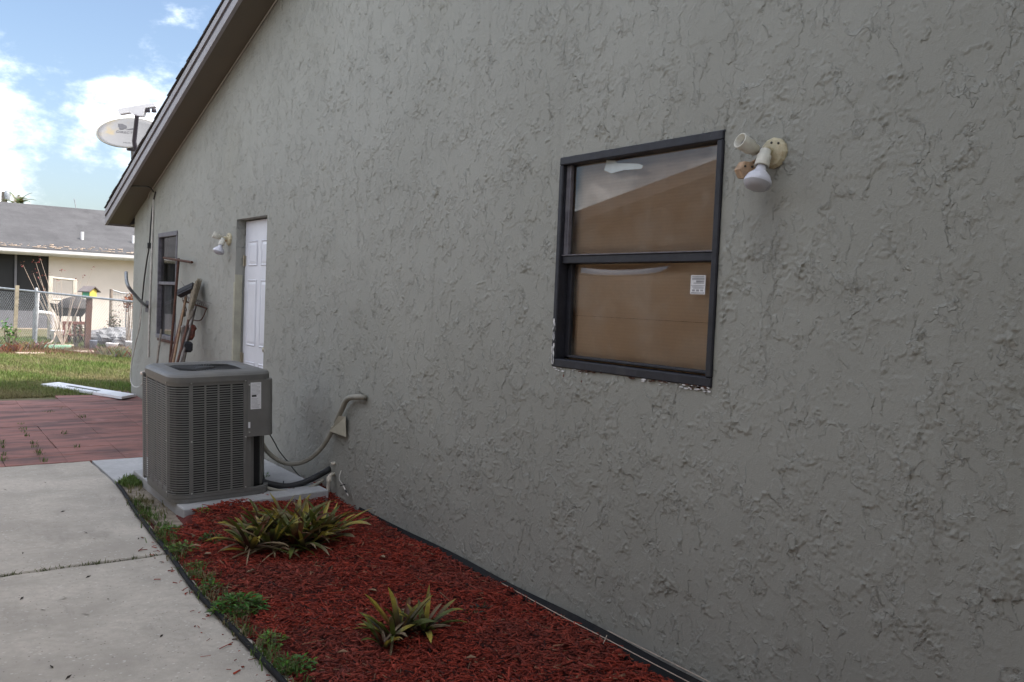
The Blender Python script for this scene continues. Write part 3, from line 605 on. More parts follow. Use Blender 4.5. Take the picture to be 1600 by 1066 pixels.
for o, wd_ in zip(OPEN, (.05, .02, .02)):
    d_ = np.maximum(np.maximum(o[0] - YY, YY - o[1]), np.maximum(o[2] - ZZ, ZZ - o[3])); fade *= np.clip(d_ / wd_, 0, 1) * .8 + .2 * (d_ > .004)
Hh = Hh * fade
Vw = np.stack([-Hh, YY, ZZ], -1).reshape(-1, 3); nz_ = len(gz)
yc = (gy[:-1] + gy[1:])[:, None] / 2; zc = (gz[:-1] + gz[1:])[None] / 2; keep = np.ones((len(gy) - 1, nz_ - 1), bool)
for o in OPEN: keep &= ~((yc > o[0]) & (yc < o[1]) & (zc > o[2]) & (zc < o[3]))
keep &= (zc < np.array([wall_top(y) for y in yc[:, 0]])[:, None] + .01) & (zc < 1.9 + .46 * (yc + 1.2))
ii, jj = np.nonzero(keep); b0 = ii * nz_ + jj; Fw = np.stack([b0 + nz_, b0, b0 + 1, b0 + nz_ + 1], 1)
us = np.zeros(len(Vw), bool); us[Fw.ravel()] = True; re_ = np.cumsum(us) - 1
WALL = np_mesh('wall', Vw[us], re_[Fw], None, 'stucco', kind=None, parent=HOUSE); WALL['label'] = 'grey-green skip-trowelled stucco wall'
WALL.data.polygons.foreach_set('use_smooth', np.ones(len(Fw), bool))
# stucco texture space starts at the wall corner (object origin = house root)
YE = 12.2; OV = -0.28
def zl(y): return wall_top(PK) - SL * (y - PK) if y >= PK else wall_top(PK) - (PK - y) * (wall_top(PK) - wall_top(Y0)) / (PK - Y0)
roof = MB()
for (ya, yb) in ((PK, YE), (PK, Y0 - 0.35)):
    za, zb = zl(ya) + 0.155, zl(yb) + 0.155
    roof.prism([(OV - .01, ya, za), (9.3, ya, za), (9.3, yb, zb), (OV - .01, yb, zb)], (0, 0, 0.02))
ROOF = roof.build('roof', 'shingle_dark', HOUSE)
nsh = 58; sp = MB()
for k in range(nsh):
    y = PK + (YE - PK) * (k + 1) / nsh; y0 = y - (YE - PK) / nsh - 0.05; jit = random.uniform(-.006, .008)
    z1, z0 = zl(y) + 0.185, zl(y0) + 0.178
    s_ = MB(); s_.prism([(OV - 0.03 + jit, y0, z0), (0.6, y0, z0), (0.6, y + .012, z1), (OV - 0.03 + jit, y + .012, z1)], (0, 0, 0.009)); s_.build('shingle', 'shingle_dark', ROOF)
def rake(name, x0, x1, dz0, dz1, mat, parent=HOUSE, ye=YE):
    f = MB()
    for ya, yb in ((PK, ye), (PK, Y0 - .35)):
        f.prism([(x0, ya, zl(ya) + dz0), (x1, ya, zl(ya) + dz0), (x1, yb, zl(yb) + dz0), (x0, yb, zl(yb) + dz0)], (0, 0, dz1 - dz0))
    return f.build(name, mat, parent)
rake('drip_edge', OV - 0.018, OV + 0.02, 0.088, 0.152, 'fascia'); rake('fascia_groove', OV - 0.004, OV + 0.02, 0.046, 0.088, 'fascia_dark'); rake('fascia_board', OV - 0.012, OV + 0.02, -0.03, 0.046, 'fascia')  # groove strip: drip edge shadow and dark paint share one dark colour
sf = MB()
for ya, yb in ((PK, YE - .02), (PK, Y0 - .33)):
    sf.prism([(OV + .02, ya, zl(ya) - 0.012), (-0.0, ya, zl(ya) - 0.012), (-0.0, yb, zl(yb) - 0.012), (OV + .02, yb, zl(yb) - 0.012)], (0, 0, 0.015))
sf.build('soffit', 'soffit', HOUSE)
# eave return: boxed end beyond the corner
ev = MB(); ev.box((-0.0, Y1 + .002, zl(YE) - .02), (9.2, YE - .01, zl(YE) - .005)); ev.build('eave_soffit', 'soffit', HOUSE)
ev = MB(); ev.box((OV - .005, YE + .001, zl(YE) - .03), (9.3, YE + .022, zl(YE) + .15)); ev.build('eave_fascia', 'fascia', HOUSE)
tr = MB(); tr.tube([(-0.012, y, zl(y) - 0.022) for y in (PK, 6, 8, 10, 11.1)] + [(-0.014, 11.14, zl(11.1) - 0.08)], 0.008, 6); tr.build('soffit_trim', 'trim_line', HOUSE)

# --- near window
WN = MB()
a, b, z0, z1 = 2.245, 3.222, 1.183, 2.163
WN.bbox((-0.012, a - .006, z1 - .03), (0.06, b + .004, z1 + .006), .004); WN.bbox((-0.010, a - .008, z0 - .004), (0.065, b + .004, z0 + .034), .004)
WN.bbox((-0.011, b - .022, z0 + .034), (0.06, b + .006, z1 - .03), .004); WN.bbox((-0.013, a - .008, z0 + .034), (0.06, a + .022, z1 - .03), .004)
WIN = WN.build('window', 'navy_frame', HOUSE); WIN['label'] = 'navy framed sash window boarded with brown card inside'
def paint_strip(pts, wid, mat, name):   # ragged brushed paint or caulk line on the wall face (y,z) polyline
    m = MB(); vs = []; 
    P = []
    for (p, q) in zip(pts, pts[1:]):
        n_ = max(2, int(math.hypot(q[0] - p[0], q[1] - p[1]) / 0.02))
        P += [(p[0] + (q[0] - p[0]) * k / n_, p[1] + (q[1] - p[1]) * k / n_) for k in range(n_)]
    P.append(pts[-1]); dy, dz = pts[-1][0] - pts[0][0], pts[-1][1] - pts[0][1]; l_ = math.hypot(dy, dz); ny, nz = -dz / l_, dy / l_; wv = 0
    for (y, z) in P:
        wv = wv * 0.7 + random.gauss(0, 0.3); e = wid * (0.62 + 0.3 * math.tanh(wv)); vs += [(-0.0025, y, z), (-0.0035, y + ny * e, z + nz * e)]
    m.add(vs, [(2 * i, 2 * i + 1, 2 * i + 3, 2 * i + 2) for i in range(len(P) - 1)]); return m.build(name, mat, WIN)
paint_strip([(b + .002, z1 + .0), (a - .012, z1 + .0)], -0.011, 'navy_frame', 'painted_edge'); paint_strip([(a - .004, z1 + .01), (a - .004, z0 - .006)], -0.008, 'navy_frame', 'painted_edge')
paint_strip([(b + .002, z0 - .004), (b + .002, z1 + .008)], -0.008, 'navy_frame', 'painted_edge')
def bar(lo, hi, nm, mt, par, bev=.003):
    m = MB(); m.bbox(lo, hi, bev); return m.build(nm, mt, par)
ZM = 1.69
bar((0.008, a + .03, ZM - .02), (0.062, b - .022, ZM + .016), 'meeting_rail', 'navy_frame', WIN); bar((0.002, a + .031, ZM + .0165), (0.03, b - .023, ZM + .0215), 'rail_lip', 'weathered_frame', WIN, .001)
UP_ = MB(); UP_.bbox((0.012, b - .04, ZM + .022), (0.04, b - .0225, z1 - .031), .002); UP_.build('sash_stile', 'weathered_frame', WIN)
bar((0.045, b - .052, z0 + .0425), (0.07, b - .0225, ZM - .021), 'sash_stile', 'navy_frame', WIN); bar((0.045, a + .0305, z0 + .0425), (0.07, a + .044, ZM - .021), 'sash_stile', 'navy_frame', WIN); bar((0.030, a + .045, z0 + .0425), (0.075, b - .063, z0 + .054), 'sash_rail', 'navy_frame', WIN)
bar((0.015, b - .0405, ZM + .022), (0.035, b - .052, z1 - .031), 'glazing_bead', 'weathered_frame', WIN, .001)
m = MB(); m.add([(.032, a + .0305, ZM + .0165), (.032, b - .04, ZM + .0165), (.032, b - .04, z1 - .0305), (.032, a + .0305, z1 - .0305)], [(3, 2, 1, 0)]); m.build('upper_pane', 'glass_clear', WIN)
# lower pane is a slightly bowed sheet
m = MB(); n1, n2 = 14, 20; vs = []
for j in range(n2 + 1):
    for i in range(n1 + 1):
        u, v = i / n1, j / n2; bow = 0.010 * (max(0, v - 0.86) / 0.14) ** 2 * math.sin(math.pi * min(1, max(0, (u - 0.2) * 1.1))) * 1.0
        vs.append((0.058 + bow, a + .044 + (b - .052 - a - .044) * u, z0 + .054 + (ZM - .021 - z0 - .063) * v))
m.add(vs, [(j * (n1 + 1) + i, (j + 1) * (n1 + 1) + i, (j + 1) * (n1 + 1) + i + 1, j * (n1 + 1) + i + 1) for j in range(n2) for i in range(n1)], None, True); m.build('lower_pane', 'glass_clear', WIN)
m = MB(); m.box((0.085, a + .02, z0 + .02), (0.09, b - .01, ZM - .02)); m.build('card_sheet', 'cardboard', WIN)
m = MB(); m.box((0.075, a + .02, ZM - .005), (0.079, b - .01, z1 - .01)); m.build('card_sheet', 'cardboard', WIN)
m = MB(); zf = 1.425; m.box((0.0842, a + .03, zf), (0.085, b - .03, zf + .003)); m.build('card_fold', 'lamp_tan', WIN)
# torn strip of tape on the upper pane
pts = [on_x(px, py, 0.0295) for px, py in [(948, 251), (962, 251), (964, 255), (998, 256), (1005, 259), (1002, 264), (975, 266), (955, 271), (944, 266), (946, 258)]]
m = MB(); m.prism(pts, (0.0004, 0, 0)); m.build('tape_scrap', 'tape', WIN)
# energy sticker on the lower pane
y0s, y1s = on_x(1102, 445, .056).y, on_x(1079, 445, .056).y; zt, zb = on_x(1090, 430, .056).z, on_x(1090, 460, .056).z
m = MB(); m.box((0.0560, y0s, zb), (0.0575, y1s, zt)); ST = m.build('sticker', 'paper', WIN)
m = MB(); hh = zt - zb; ww = y1s - y0s
for k, (f0, f1, w0, w1_) in enumerate([(.88, .93, .1, .9), (.76, .84, .08, .9), (.62, .72, .1, .62), (.56, .6, .1, .8), (.44, .47, .04, .96), (.36, .4, .1, .9), (.30, .33, .1, .8), (.04, .1, .06, .94)]):
    m.box((0.0553, y0s + ww * w0, zb + hh * f0), (0.0561, y0s + ww * w1_, zb + hh * f1))
for c_ in (.22, .5, .78): m.box((0.0552, y0s + ww * (c_ - .09), zb + hh * .15), (0.0561, y0s + ww * (c_ + .09), zb + hh * .25))
m.build('print', 'ink', ST)
# broken caulk and paint along the sill, rust
m = MB()
for k in range(46):
    f = random.choice([random.uniform(.0, .3), random.uniform(.62, 1.0), random.uniform(.84, 1.0)]); y = a + (b - a) * (f if False else 1 - f); z = z0 - .006 + random.uniform(-.016, .003); r = random.uniform(.003, .010)
    poly = [(-0.004, y + r * 1.8 * random.uniform(.5, 1) * math.cos(t), z + r * .55 * random.uniform(.5, 1) * math.sin(t)) for t in np.linspace(0, 2 * math.pi, 8)[:-1]]; m.prism(poly, (-0.0015 - .002 * random.random(), 0, 0))
for k in range(16):
    z = z0 + .02 + .2 * random.random() ** 1.4; y = b - .008 + random.uniform(-.006, .006); m.prism([(-0.0118, y + .006 * math.cos(t), z + .02 * math.sin(t) * random.uniform(.6, 1)) for t in np.linspace(0, 2 * math.pi, 7)[:-1]], (-0.0015, 0, 0))
m.build('caulk_remnant', 'caulk', WIN)['kind'] = 'stuff'
m = MB(); 
for k in range(26):
    f = random.choice([random.uniform(.18, .36), random.uniform(.5, .8), random.uniform(.88, .99)]); y = b - (b - a) * f; z = z0 - .007 + random.uniform(-.006, .004)
    m.prism([(-0.0062, y + .016 * random.uniform(.4, 1) * math.cos(t), z + .004 * random.uniform(.5, 1) * math.sin(t)) for t in np.linspace(0, 2 * math.pi, 8)[:-1]], (-0.003, 0, 0))
m.build('rusted_nail_flange', 'rust', WIN)['kind'] = 'stuff'
for (px, py, s) in ((881, 588, .010), (909, 598, .009)):
    p = on_x(px, py, 0); m = MB(); m.prism([(-0.001, p.y + s * .5 * math.cos(t) * random.uniform(.6, 1.2), p.z + s * math.sin(t) * random.uniform(.7, 1.3)) for t in np.linspace(0, 2 * math.pi, 9)[:-1]], (-0.0015, 0, 0)); m.build('rust_spot', 'rust_spot', WIN)

# --- back door
da, db, dz0, dz1 = 7.12, 7.90, 0.12, 2.12; dx = 0.083
m = MB(); m.bbox((dx, da + .002, dz0 + .01), (dx + .035, db - .012, dz1 - .012), .002); DOOR = m.build('door', 'door_white', HOUSE); DOOR['label'] = 'white six panel door set back in the wall'
for (z_a, z_b) in ((1.70, 1.93), (0.98, 1.58), (0.26, 0.84)):
    for (y_a, y_b) in ((7.25, 7.46), (7.56, 7.79)):
        m = MB()
        e = .02
        m.add([(dx - .001, y_a, z_a), (dx - .001, y_b, z_a), (dx - .001, y_b, z_b), (dx - .001, y_a, z_b), (dx - .009, y_a + e * .4, z_a + e * .4), (dx - .009, y_b - e * .4, z_a + e * .4), (dx - .009, y_b - e * .4, z_b - e * .4), (dx - .009, y_a + e * .4, z_b - e * .4),
               (dx - .002, y_a + e, z_a + e), (dx - .002, y_b - e, z_a + e), (dx - .002, y_b - e, z_b - e), (dx - .002, y_a + e, z_b - e), (dx - .007, y_a + 2.2 * e, z_a + 2.2 * e), (dx - .007, y_b - 2.2 * e, z_a + 2.2 * e), (dx - .007, y_b - 2.2 * e, z_b - 2.2 * e), (dx - .007, y_a + 2.2 * e, z_b - 2.2 * e)],
              [(r * 4 + i, r * 4 + 4 + i, r * 4 + 4 + (i + 1) % 4, r * 4 + (i + 1) % 4) for r in range(3) for i in range(4)] + [(15, 14, 13, 12)])
        m.build('door_panel', 'door_white', DOOR)
for z in (1.75, 0.86, 0.32):
    m = MB(); m.tube([(dx - .012, db - .014, z - .05), (dx - .012, db - .014, z + .05)], .009, 8); m.box((dx - .006, db - .045, z - .045), (dx - .0005, db - .013, z + .045)); m.build('hinge', 'brass', DOOR)
m = MB(); m.lathe([(0, .02), (.02, .012), (.04, .026), (.062, .024), (.07, .0)], (dx, da + .07, .98), (-1, 0, 0), 14); m.build('door_knob', 'brass', DOOR)
m = MB(); m.box((-0.003, db + .0005, dz0), (dx - .02, db - .010, 1.62)); m.box((-0.003, db - .003, dz0), (-0.0005, db + .035, 1.55)); m.build('unpainted_jamb', 'jamb_cream', HOUSE)
m = MB(); m.bbox((-0.1, da - .04, dz0 - .13), (0.11, db + .04, dz0 - .001), .006); m.build('door_step', 'walk_concrete', HOUSE)

# --- far window
a, b, z0, z1 = 9.85, 10.65, 0.90, 2.08
m = MB(); m.bbox((-.012, a, z1 - .03), (.05, b, z1 + .02), .003); m.bbox((-.014, a, z0 - .015), (.05, b, z0 + .03), .003); m.bbox((-.010, b - .03, z0 + .03), (.05, b, z1 - .03), .003); m.bbox((-.010, a, z0 + .03), (.05, a + .03, z1 - .03), .003)
W2 = m.build('window', 'weathered_frame', HOUSE); W2['label'] = 'weathered narrow window near the back corner'
bar((0.0, a + .03, 1.505), (.05, b - .03, 1.54), 'meeting_rail', 'weathered_frame', W2)

for (xp, za_, zb_, nm) in ((.024, 1.541, z1 - .031, 'upper_pane'), (.036, z0 + .031, 1.504, 'lower_pane')):
    m = MB(); m.add([(xp, a + .03, za_), (xp, b - .03, za_), (xp, b - .03, zb_), (xp, a + .03, zb_)], [(3, 2, 1, 0)]); m.build(nm, 'glass_far', W2)
m = MB(); m.box((.1, a, z0), (.105, b, z1)); m.build('dark_room_sheet', 'room_dark', W2)  # dark sheet standing in for the unlit room behind the panes
m = MB(); n_ = 40; vs = []
for i in range(n_ + 1):
    y = b - .03 - .32 * i / n_; x = .07 + .012 * math.sin(i * 1.25); vs += [(x, y, z0 + .03), (x, y, 1.5)]
m.add(vs, [(2 * i, 2 * i + 1, 2 * i + 3, 2 * i + 2) for i in range(n_)], None, True); m.build('curtain', 'curtain', W2)
m = MB(); m.bbox((-.02, a - .01, z0 - .045), (.02, b - .1, z0 - .016), .003); m.build('rusted_sill', 'rust', W2)

# ------------------------------------------------------------------ condenser unit
TILT = 0.033; AX, AY, AZ = -1.095, 5.68, 0.085
AC = root('air_conditioner', (AX, AY, AZ), 'dark grey louvered air conditioning condenser on a concrete pad', 'air conditioner'); AC.rotation_euler = (.016, -TILT, 0)
ORG[AC.name] = Vector((0, 0, 0))         # parts are written in the unit's own coordinates
W_, D_, H_, RC = 0.665, 0.765, 0.84, 0.115
def rrect(inset=0.0, n=7, r=RC, z=0.0):
    x0, y0, x1, y1 = inset, inset, W_ - inset, D_ - inset; r = max(.005, r - inset); P = []
    for (cx, cy, a0) in ((x0 + r, y0 + r, 180), (x1 - r, y0 + r, 270), (x1 - r, y1 - r, 0), (x0 + r, y1 - r, 90)):
        for k in range(n + 1): an = R_(a0 + 90 * k / n); P.append(Vector((cx + r * math.cos(an), cy + r * math.sin(an), z)))
    return P
def ring(m, A, B, smooth=False):
    n = len(A); m.add(A + B, [(i, (i + 1) % n, n + (i + 1) % n, n + i) for i in range(n)], None, smooth)
m = MB(); ring(m, rrect(.004, z=0), rrect(.004, z=.028)); ring(m, rrect(.004, z=.028), rrect(.05, z=.028)); m.build('base_pan', 'ac_paint', AC)
m = MB(); A = rrect(.055, z=.04); B = rrect(.055, z=H_ - .07); ring(m, A, B, True); COIL = m.build('coil', 'ac_coil', AC)
# louvre panels: slats of real sheet between posts
EBX = 0.478
def louvres(name, pts, cols, zb, zt, count):
    """pts: polyline of the panel's face in plan (outer side on the right of travel); cols: rib positions along it 0..1"""
    m = MB(); P = [Vector((*p, 0)) for p in pts]; acc = [0]
    for p, q in zip(P, P[1:]): acc.append(acc[-1] + (q - p).length)
    L_ = acc[-1]
    def at(s):
        s = max(0, min(L_, s))
        for k in range(len(P) - 1):
            if s <= acc[k + 1] + 1e-9:
                t = (s - acc[k]) / (acc[k + 1] - acc[k]); d = (P[k + 1] - P[k]).normalized(); return P[k].lerp(P[k + 1], t), Vector((d.y, -d.x, 0))
    step = (zt - zb) / count; curved = len(pts) > 2; ns = 8 if curved else 1
    for ci in range(len(cols) - 1):
        s0, s1 = cols[ci] * L_ + .004, cols[ci + 1] * L_ - .004
        for k in range(count):
            z = zb + step * k; ring_ = []
            for j in range(ns + 1):
                p, nrm = at(s0 + (s1 - s0) * j / ns); ring_.append([p - nrm * .007 + Vector((0, 0, z + step * .10)), p + nrm * .0015 + Vector((0, 0, z + step * .13)), p - nrm * 0.0005 + Vector((0, 0, z + step * .56))])
            vs = [v for r_ in ring_ for v in r_]
            m.add(vs, [(3 * j + q_, 3 * j + 3 + q_, 3 * j + 4 + q_, 3 * j + 1 + q_) for j in range(ns) for q_ in range(2)])
    for s in cols:       # vertical ribs
        A_ = []
        for ds, dn in ((-.005, -.008), (-.005, .0022), (.005, .0022), (.005, -.008)):
            p, nrm = at(s * L_ + ds); A_.append(p + nrm * dn + Vector((0, 0, zb - .004)))
        m.prism(A_, (0, 0, zt - zb + .008))
    o = m.build(name, 'ac_paint', AC); o['kind'] = 'stuff'; return o
ZB, ZT = 0.052, H_ - 0.082
louvres('louver_panel', [(RC + .012, 0), (EBX - .012, 0)], [0, .25, .5, .75, 1], ZB, ZT, 46)
cor = [(RC - RC * math.cos(t), RC - RC * math.sin(t)) for t in np.linspace(R_(0), R_(90), 11)]
louvres('louver_panel', cor, [0, 1], ZB, ZT, 46)
louvres('louver_panel', [(0, D_ - .03), (0, RC + .012)], [0, .2, .4, .6, .8, 1], ZB, ZT, 46)
m = MB()
for (x, y, dx_, dy_) in ((RC - .004, -.002, .022, .02), (EBX - .014, -.002, .02, .02), (-.002, RC - .004, .02, .02), (-.002, D_ - .035, .02, .035)):
    m2 = MB(); m2.bbox((x, y, .028), (x + dx_, y + dy_, H_ - .06), .002); m2.build('corner_post', 'ac_paint', AC)
for sgn in (0, 1):
    m = MB(); z_a, z_b = ((.03, .05) if sgn == 0 else (H_ - .08, H_ - .055)); ring(m, rrect(.001, z=z_a), rrect(.001, z=z_b), True); ring(m, rrect(.001, z=z_b), rrect(.03, z=z_b)); ring(m, rrect(.03, z=z_a), rrect(.001, z=z_a)); m.build('panel_rail', 'ac_paint', AC)
# top cover with the fan opening
cxy = Vector((W_ / 2 - .01, D_ / 2, 0)); RF = 0.275
A = rrect(-.006, z=H_ - .058); nA = len(A); m = MB()
B = rrect(-.006, z=H_ - .022); C_ = rrect(.006, z=H_ - .008); D2 = rrect(.03, z=H_)
ring(m, A, B, True); ring(m, B, C_, True); ring(m, C_, D2, True)
circ = lambda r, z: [cxy + Vector((r * math.cos(math.atan2(p.y - cxy.y, p.x - cxy.x)), r * math.sin(math.atan2(p.y - cxy.y, p.x - cxy.x)), z)) for p in D2]
K1 = circ(RF + .03, H_ + .006); K2 = circ(RF, H_ - .006); K3 = circ(RF - .008, H_ - .055)
ring(m, D2, K1, True); ring(m, K1, K2, True); ring(m, K2, K3, True); TOP = m.build('top_cover', 'ac_top', AC)
m = MB(); m.lathe([(0, RF - .005), (.004, RF - .006)], (cxy.x, cxy.y, H_ - .3), (0, 0, 1), 24); m.lathe([(0, .0), (.001, RF)], (cxy.x, cxy.y, H_ - .3), (0, 0, 1), 24); m.build('fan_well', 'ac_dark', AC)
g = MB()
for k in range(56):
    an = 2 * math.pi * k / 56; d = Vector((math.cos(an), math.sin(an), 0)); c0 = cxy + Vector((0, 0, H_ - .012))
    g.tube([c0 + d * .06, c0 + d * .16 + Vector((0, 0, .008)), c0 + d * (RF - .002)], .0035, 5)
for r_ in (.06, .11, .16, .21): g.tube([cxy + Vector((r_ * math.cos(t), r_ * math.sin(t), H_ - .008)) for t in np.linspace(0, 2 * math.pi, 33)], .003, 5, caps=False)
g.lathe([(0, .06), (.012, .06), (.016, .0)], (cxy.x, cxy.y, H_ - .014), (0, 0, 1), 20); g.build('fan_guard', 'ac_dark', AC)
for k in range(3):
    m = MB(); an = 2 * math.pi * k / 3; vs = []
    for j in range(7):
        for i in range(5):
            rr = .05 + .19 * i / 4; t = an + (j / 6 - .5) * .95; vs.append((cxy.x + rr * math.cos(t), cxy.y + rr * math.sin(t), H_ - .14 + (j / 6 - .5) * .06))
    m.add(vs, [(j * 5 + i, j * 5 + i + 1, (j + 1) * 5 + i + 1, (j + 1) * 5 + i) for j in range(6) for i in range(4)], None, True); m.build('fan_blade', 'ac_dark', AC)
# electrical cover (upper) and recessed service corner below it
r2 = .05; xe = W_ + .006; ZE = 0.40
plan = [(EBX + .006, -.006)] + [(xe - r2 + r2 * math.sin(t), r2 - .006 - r2 * math.cos(t)) for t in np.linspace(0, R_(90), 7)] + [(xe, .20), (EBX + .006, .20)]
m = MB(); m.prism([(x, y, ZE) for x, y in plan], (0, 0, H_ - .058 - ZE)); EC = m.build('control_cover', 'ac_paint', AC)
plan = [(EBX + .006, .012), (W_ - .15, .012), (W_ - .15, .035), (W_ - .04, .10), (W_ - .02, .14), (W_ - .02, .2), (EBX + .006, .2)]
m = MB(); m.prism([(x, y, .045) for x, y in plan], (0, 0, ZE - .046)); m.build('service_panel', 'ac_paint', AC)
m = MB(); m.bbox((W_ - .035, .16, .045), (W_ - .003, D_ - .03, H_ - .06), .004); m.build('side_panel', 'ac_paint', AC)
m = MB(); m.bbox((.03, D_ - .03, .045), (W_ - .05, D_ - .004, H_ - .06), .004); m.build('rear_panel', 'ac_paint', AC)
m = MB(); m.box((EBX + .028, -.0072, .585), (EBX + .100, -.0062, .765)); LB = m.build('rating_label', 'paper', AC)
m = MB()
for k in range(19):
    z = .755 - k * .0088
    if 9 <= k <= 10: continue
    m.box((EBX + .034, -.0077, z - .0022), (EBX + .034 + .06 * random.uniform(.55, 1), -.0071, z))
m.build('print', 'ink', LB)
m = MB(); m.bbox((EBX + .036, -.0079, .668), (EBX + .068, -.0072, .681), .0003); m.build('logo_print', 'ink_black', LB)
def screw(p, nrm, par=AC):
    m = MB(); m.lathe([(0, .006), (.003, .006), (.0045, .003), (.005, 0)], p, nrm, 8); m.build('screw', 'steel_screw', par)
for z in (.06, .4, .78): screw((RC + .007, -.002, z), (0, -1, 0)); screw((-.002, RC + .006, z), (-1, 0, 0)); screw((EBX - .004, -.002, z), (0, -1, 0))
screw((EBX + .02, -.006, .43), (0, -1, 0)); screw((EBX + .02, -.006, .75), (0, -1, 0))
m = MB(); m.bbox((EBX + .012, -.008, .46), (EBX + .026, -.0062, .50), .0005); m.build('chipped_paint', 'paper', AC)

# pad
pm = MB(); Mx = Matrix.Translation((-1.055, 5.5, 0.0)) @ Matrix.Rotation(-TILT, 4, 'Y')
pm.bbox((0, 0.05, -.05), (0.98, 1.42, 0.083), .006, Mx); tag(pm.build('equipment_pad', 'pad_concrete'), 'grey concrete pad under the air conditioning condenser', 'pad')

# wiring whip, cover, refrigerant lines, drain
def smooth_path(P, n=6):
    P = [Vector(p) for p in P]; out = []
    for i in range(len(P) - 1):
        p0, p1, p2, p3 = P[max(i - 1, 0)], P[i], P[i + 1], P[min(i + 2, len(P) - 1)]
        for k in range(n):
            t = k / n; out.append(0.5 * ((2 * p1) + (p2 - p0) * t + (2 * p0 - 5 * p1 + 4 * p2 - p3) * t * t + (3 * p1 - p0 - 3 * p2 + p3) * t ** 3))
    out.append(P[-1]); return out
CD = root('conduit', on_x(523, 700, 0), 'grey flexible electrical conduit looping from condenser up to the wall', 'conduit')
wp = [on_x(402, 668, -.47), on_x(406, 685, -.44), on_x(418, 706, -.38), on_x(438, 721, -.30), on_x(458, 725, -.23), on_x(478, 720, -.16), on_x(497, 706, -.10), on_x(512, 686, -.065), on_x(521, 668, -.05)]
m = MB(); m.tube(smooth_path(wp), .0165, 10); m.build('flexible_conduit', 'conduit_grey', CD)
m = MB(); m.tube(smooth_path([on_x(525, 660, -.045), on_x(534, 640, -.04), on_x(541, 626, -.04), on_x(550, 621, -.04), on_x(566, 621, -.035), on_x(571, 621, .0)]), .019, 10); m.build('elbow_pipe', 'conduit_grey', CD)
p0 = on_x(516, 677, -.07); 
c1 = [on_x(515, 674, -.075), on_x(541, 683, -.02), on_x(541, 683, -.002), on_x(515, 674, -.002)]; c2 = [on_x(529, 650, -.06), on_x(540, 651, -.03), on_x(540, 651, -.002), on_x(528, 651, -.002)]
m = MB(); m.add(c1 + c2, [(0, 1, 5, 4), (1, 2, 6, 5), (2, 3, 7, 6), (3, 0, 4, 7), (3, 2, 1, 0), (4, 5, 6, 7)]); tag(m.build('pipe_cover', 'cover_cream'), 'cream tapered cover box on the wall around the conduit', 'cover')
LN = root('refrigerant_lines', on_x(470, 770, -.2), 'black foam wrapped refrigerant lines running from condenser to wall', 'pipe')
m = MB(); m.tube(smooth_path([on_x(408, 752, -.47), on_x(425, 757, -.40), on_x(448, 760, -.30), on_x(472, 755, -.19), on_x(494, 745, -.09), on_x(512, 735, -.02), on_x(516, 732, .02)]), .022, 12); m.build('insulated_line', 'foam_black', LN)
m = MB(); m.tube(smooth_path([on_x(410, 760, -.47), on_x(430, 766, -.40), on_x(455, 768, -.29), on_x(480, 764, -.17), on_x(505, 750, -.05)]), .013, 10); m.build('liquid_line', 'conduit_grey', LN)
m = MB(); m.tube(smooth_path([on_x(443, 752, -.26), on_x(443, 769, -.30), on_x(447, 773, -.30), on_x(456, 773, -.28)]), .004, 6); m.build('cable_tie', 'cable_black', LN)
m = MB(); m.tube(smooth_path([on_x(415, 668, -.36), on_x(428, 690, -.28), on_x(437, 706, -.2), on_x(450, 722, -.1), on_x(470, 745, -.04), on_x(500, 760, -.02)]), .004, 6); tag(m.build('control_cable', 'cable_black'), 'thin black control cable hanging behind the conduit loop', 'cable')
m = MB(); m.tube(smooth_path([on_x(405, 700, -.44), on_x(407, 725, -.45), on_x(413, 748, -.45)]), .006, 6); tag(m.build('ground_cable', 'cable_black'), 'short black cable dropping down beside the service panel', 'cable')
DR = root('drain_pipe', on_z(512, 776, 0), 'short cream plastic drain pipe stub at the wall base', 'pipe')
m = MB(); m.tube([on_x(511, 776, -.06), on_x(514, 750, -.06)], .013, 10); m.tube([on_x(514, 750, -.06), on_x(515, 744, -.055), on_x(519, 741, -.03), on_x(522, 741, .0)], .0125, 10); m.build('pipe', 'pvc', DR)
m = MB(); m.lathe([(0, .018), (.03, .018), (.034, .014)], on_x(514, 752, -.06), (0, 0, 1), 12); m.build('collar', 'pvc', DR)
m = MB(); m.tube([on_x(517, 725, -.03), on_x(524, 724, 0)], .012, 10); tag(m.build('pipe_stub', 'pvc'), 'cream pipe end poking from the wall above the drain', 'pipe')
VL = root('sampling_probe', on_x(545, 776, -.03), 'small black and white valve on a thin wire by the bed', 'valve')
m = MB(); m.tube(smooth_path([on_x(533, 735, -.01), on_x(530, 748, -.03), on_x(535, 757, -.04)]), .003, 6); m.build('wire', 'cable_white', VL)
m = MB(); m.tube([on_x(536, 759, -.04), on_x(544, 775, -.04)], .005, 8); m.build('barrel', 'cable_white', VL); m = MB(); m.tube([on_x(532, 759, -.04), on_x(539, 757, -.04)], .0045, 8); m.tube([on_x(540, 766, -.0401), on_x(542, 770, -.0401)], .0062, 8); m.build('grip', 'cable_black', VL)

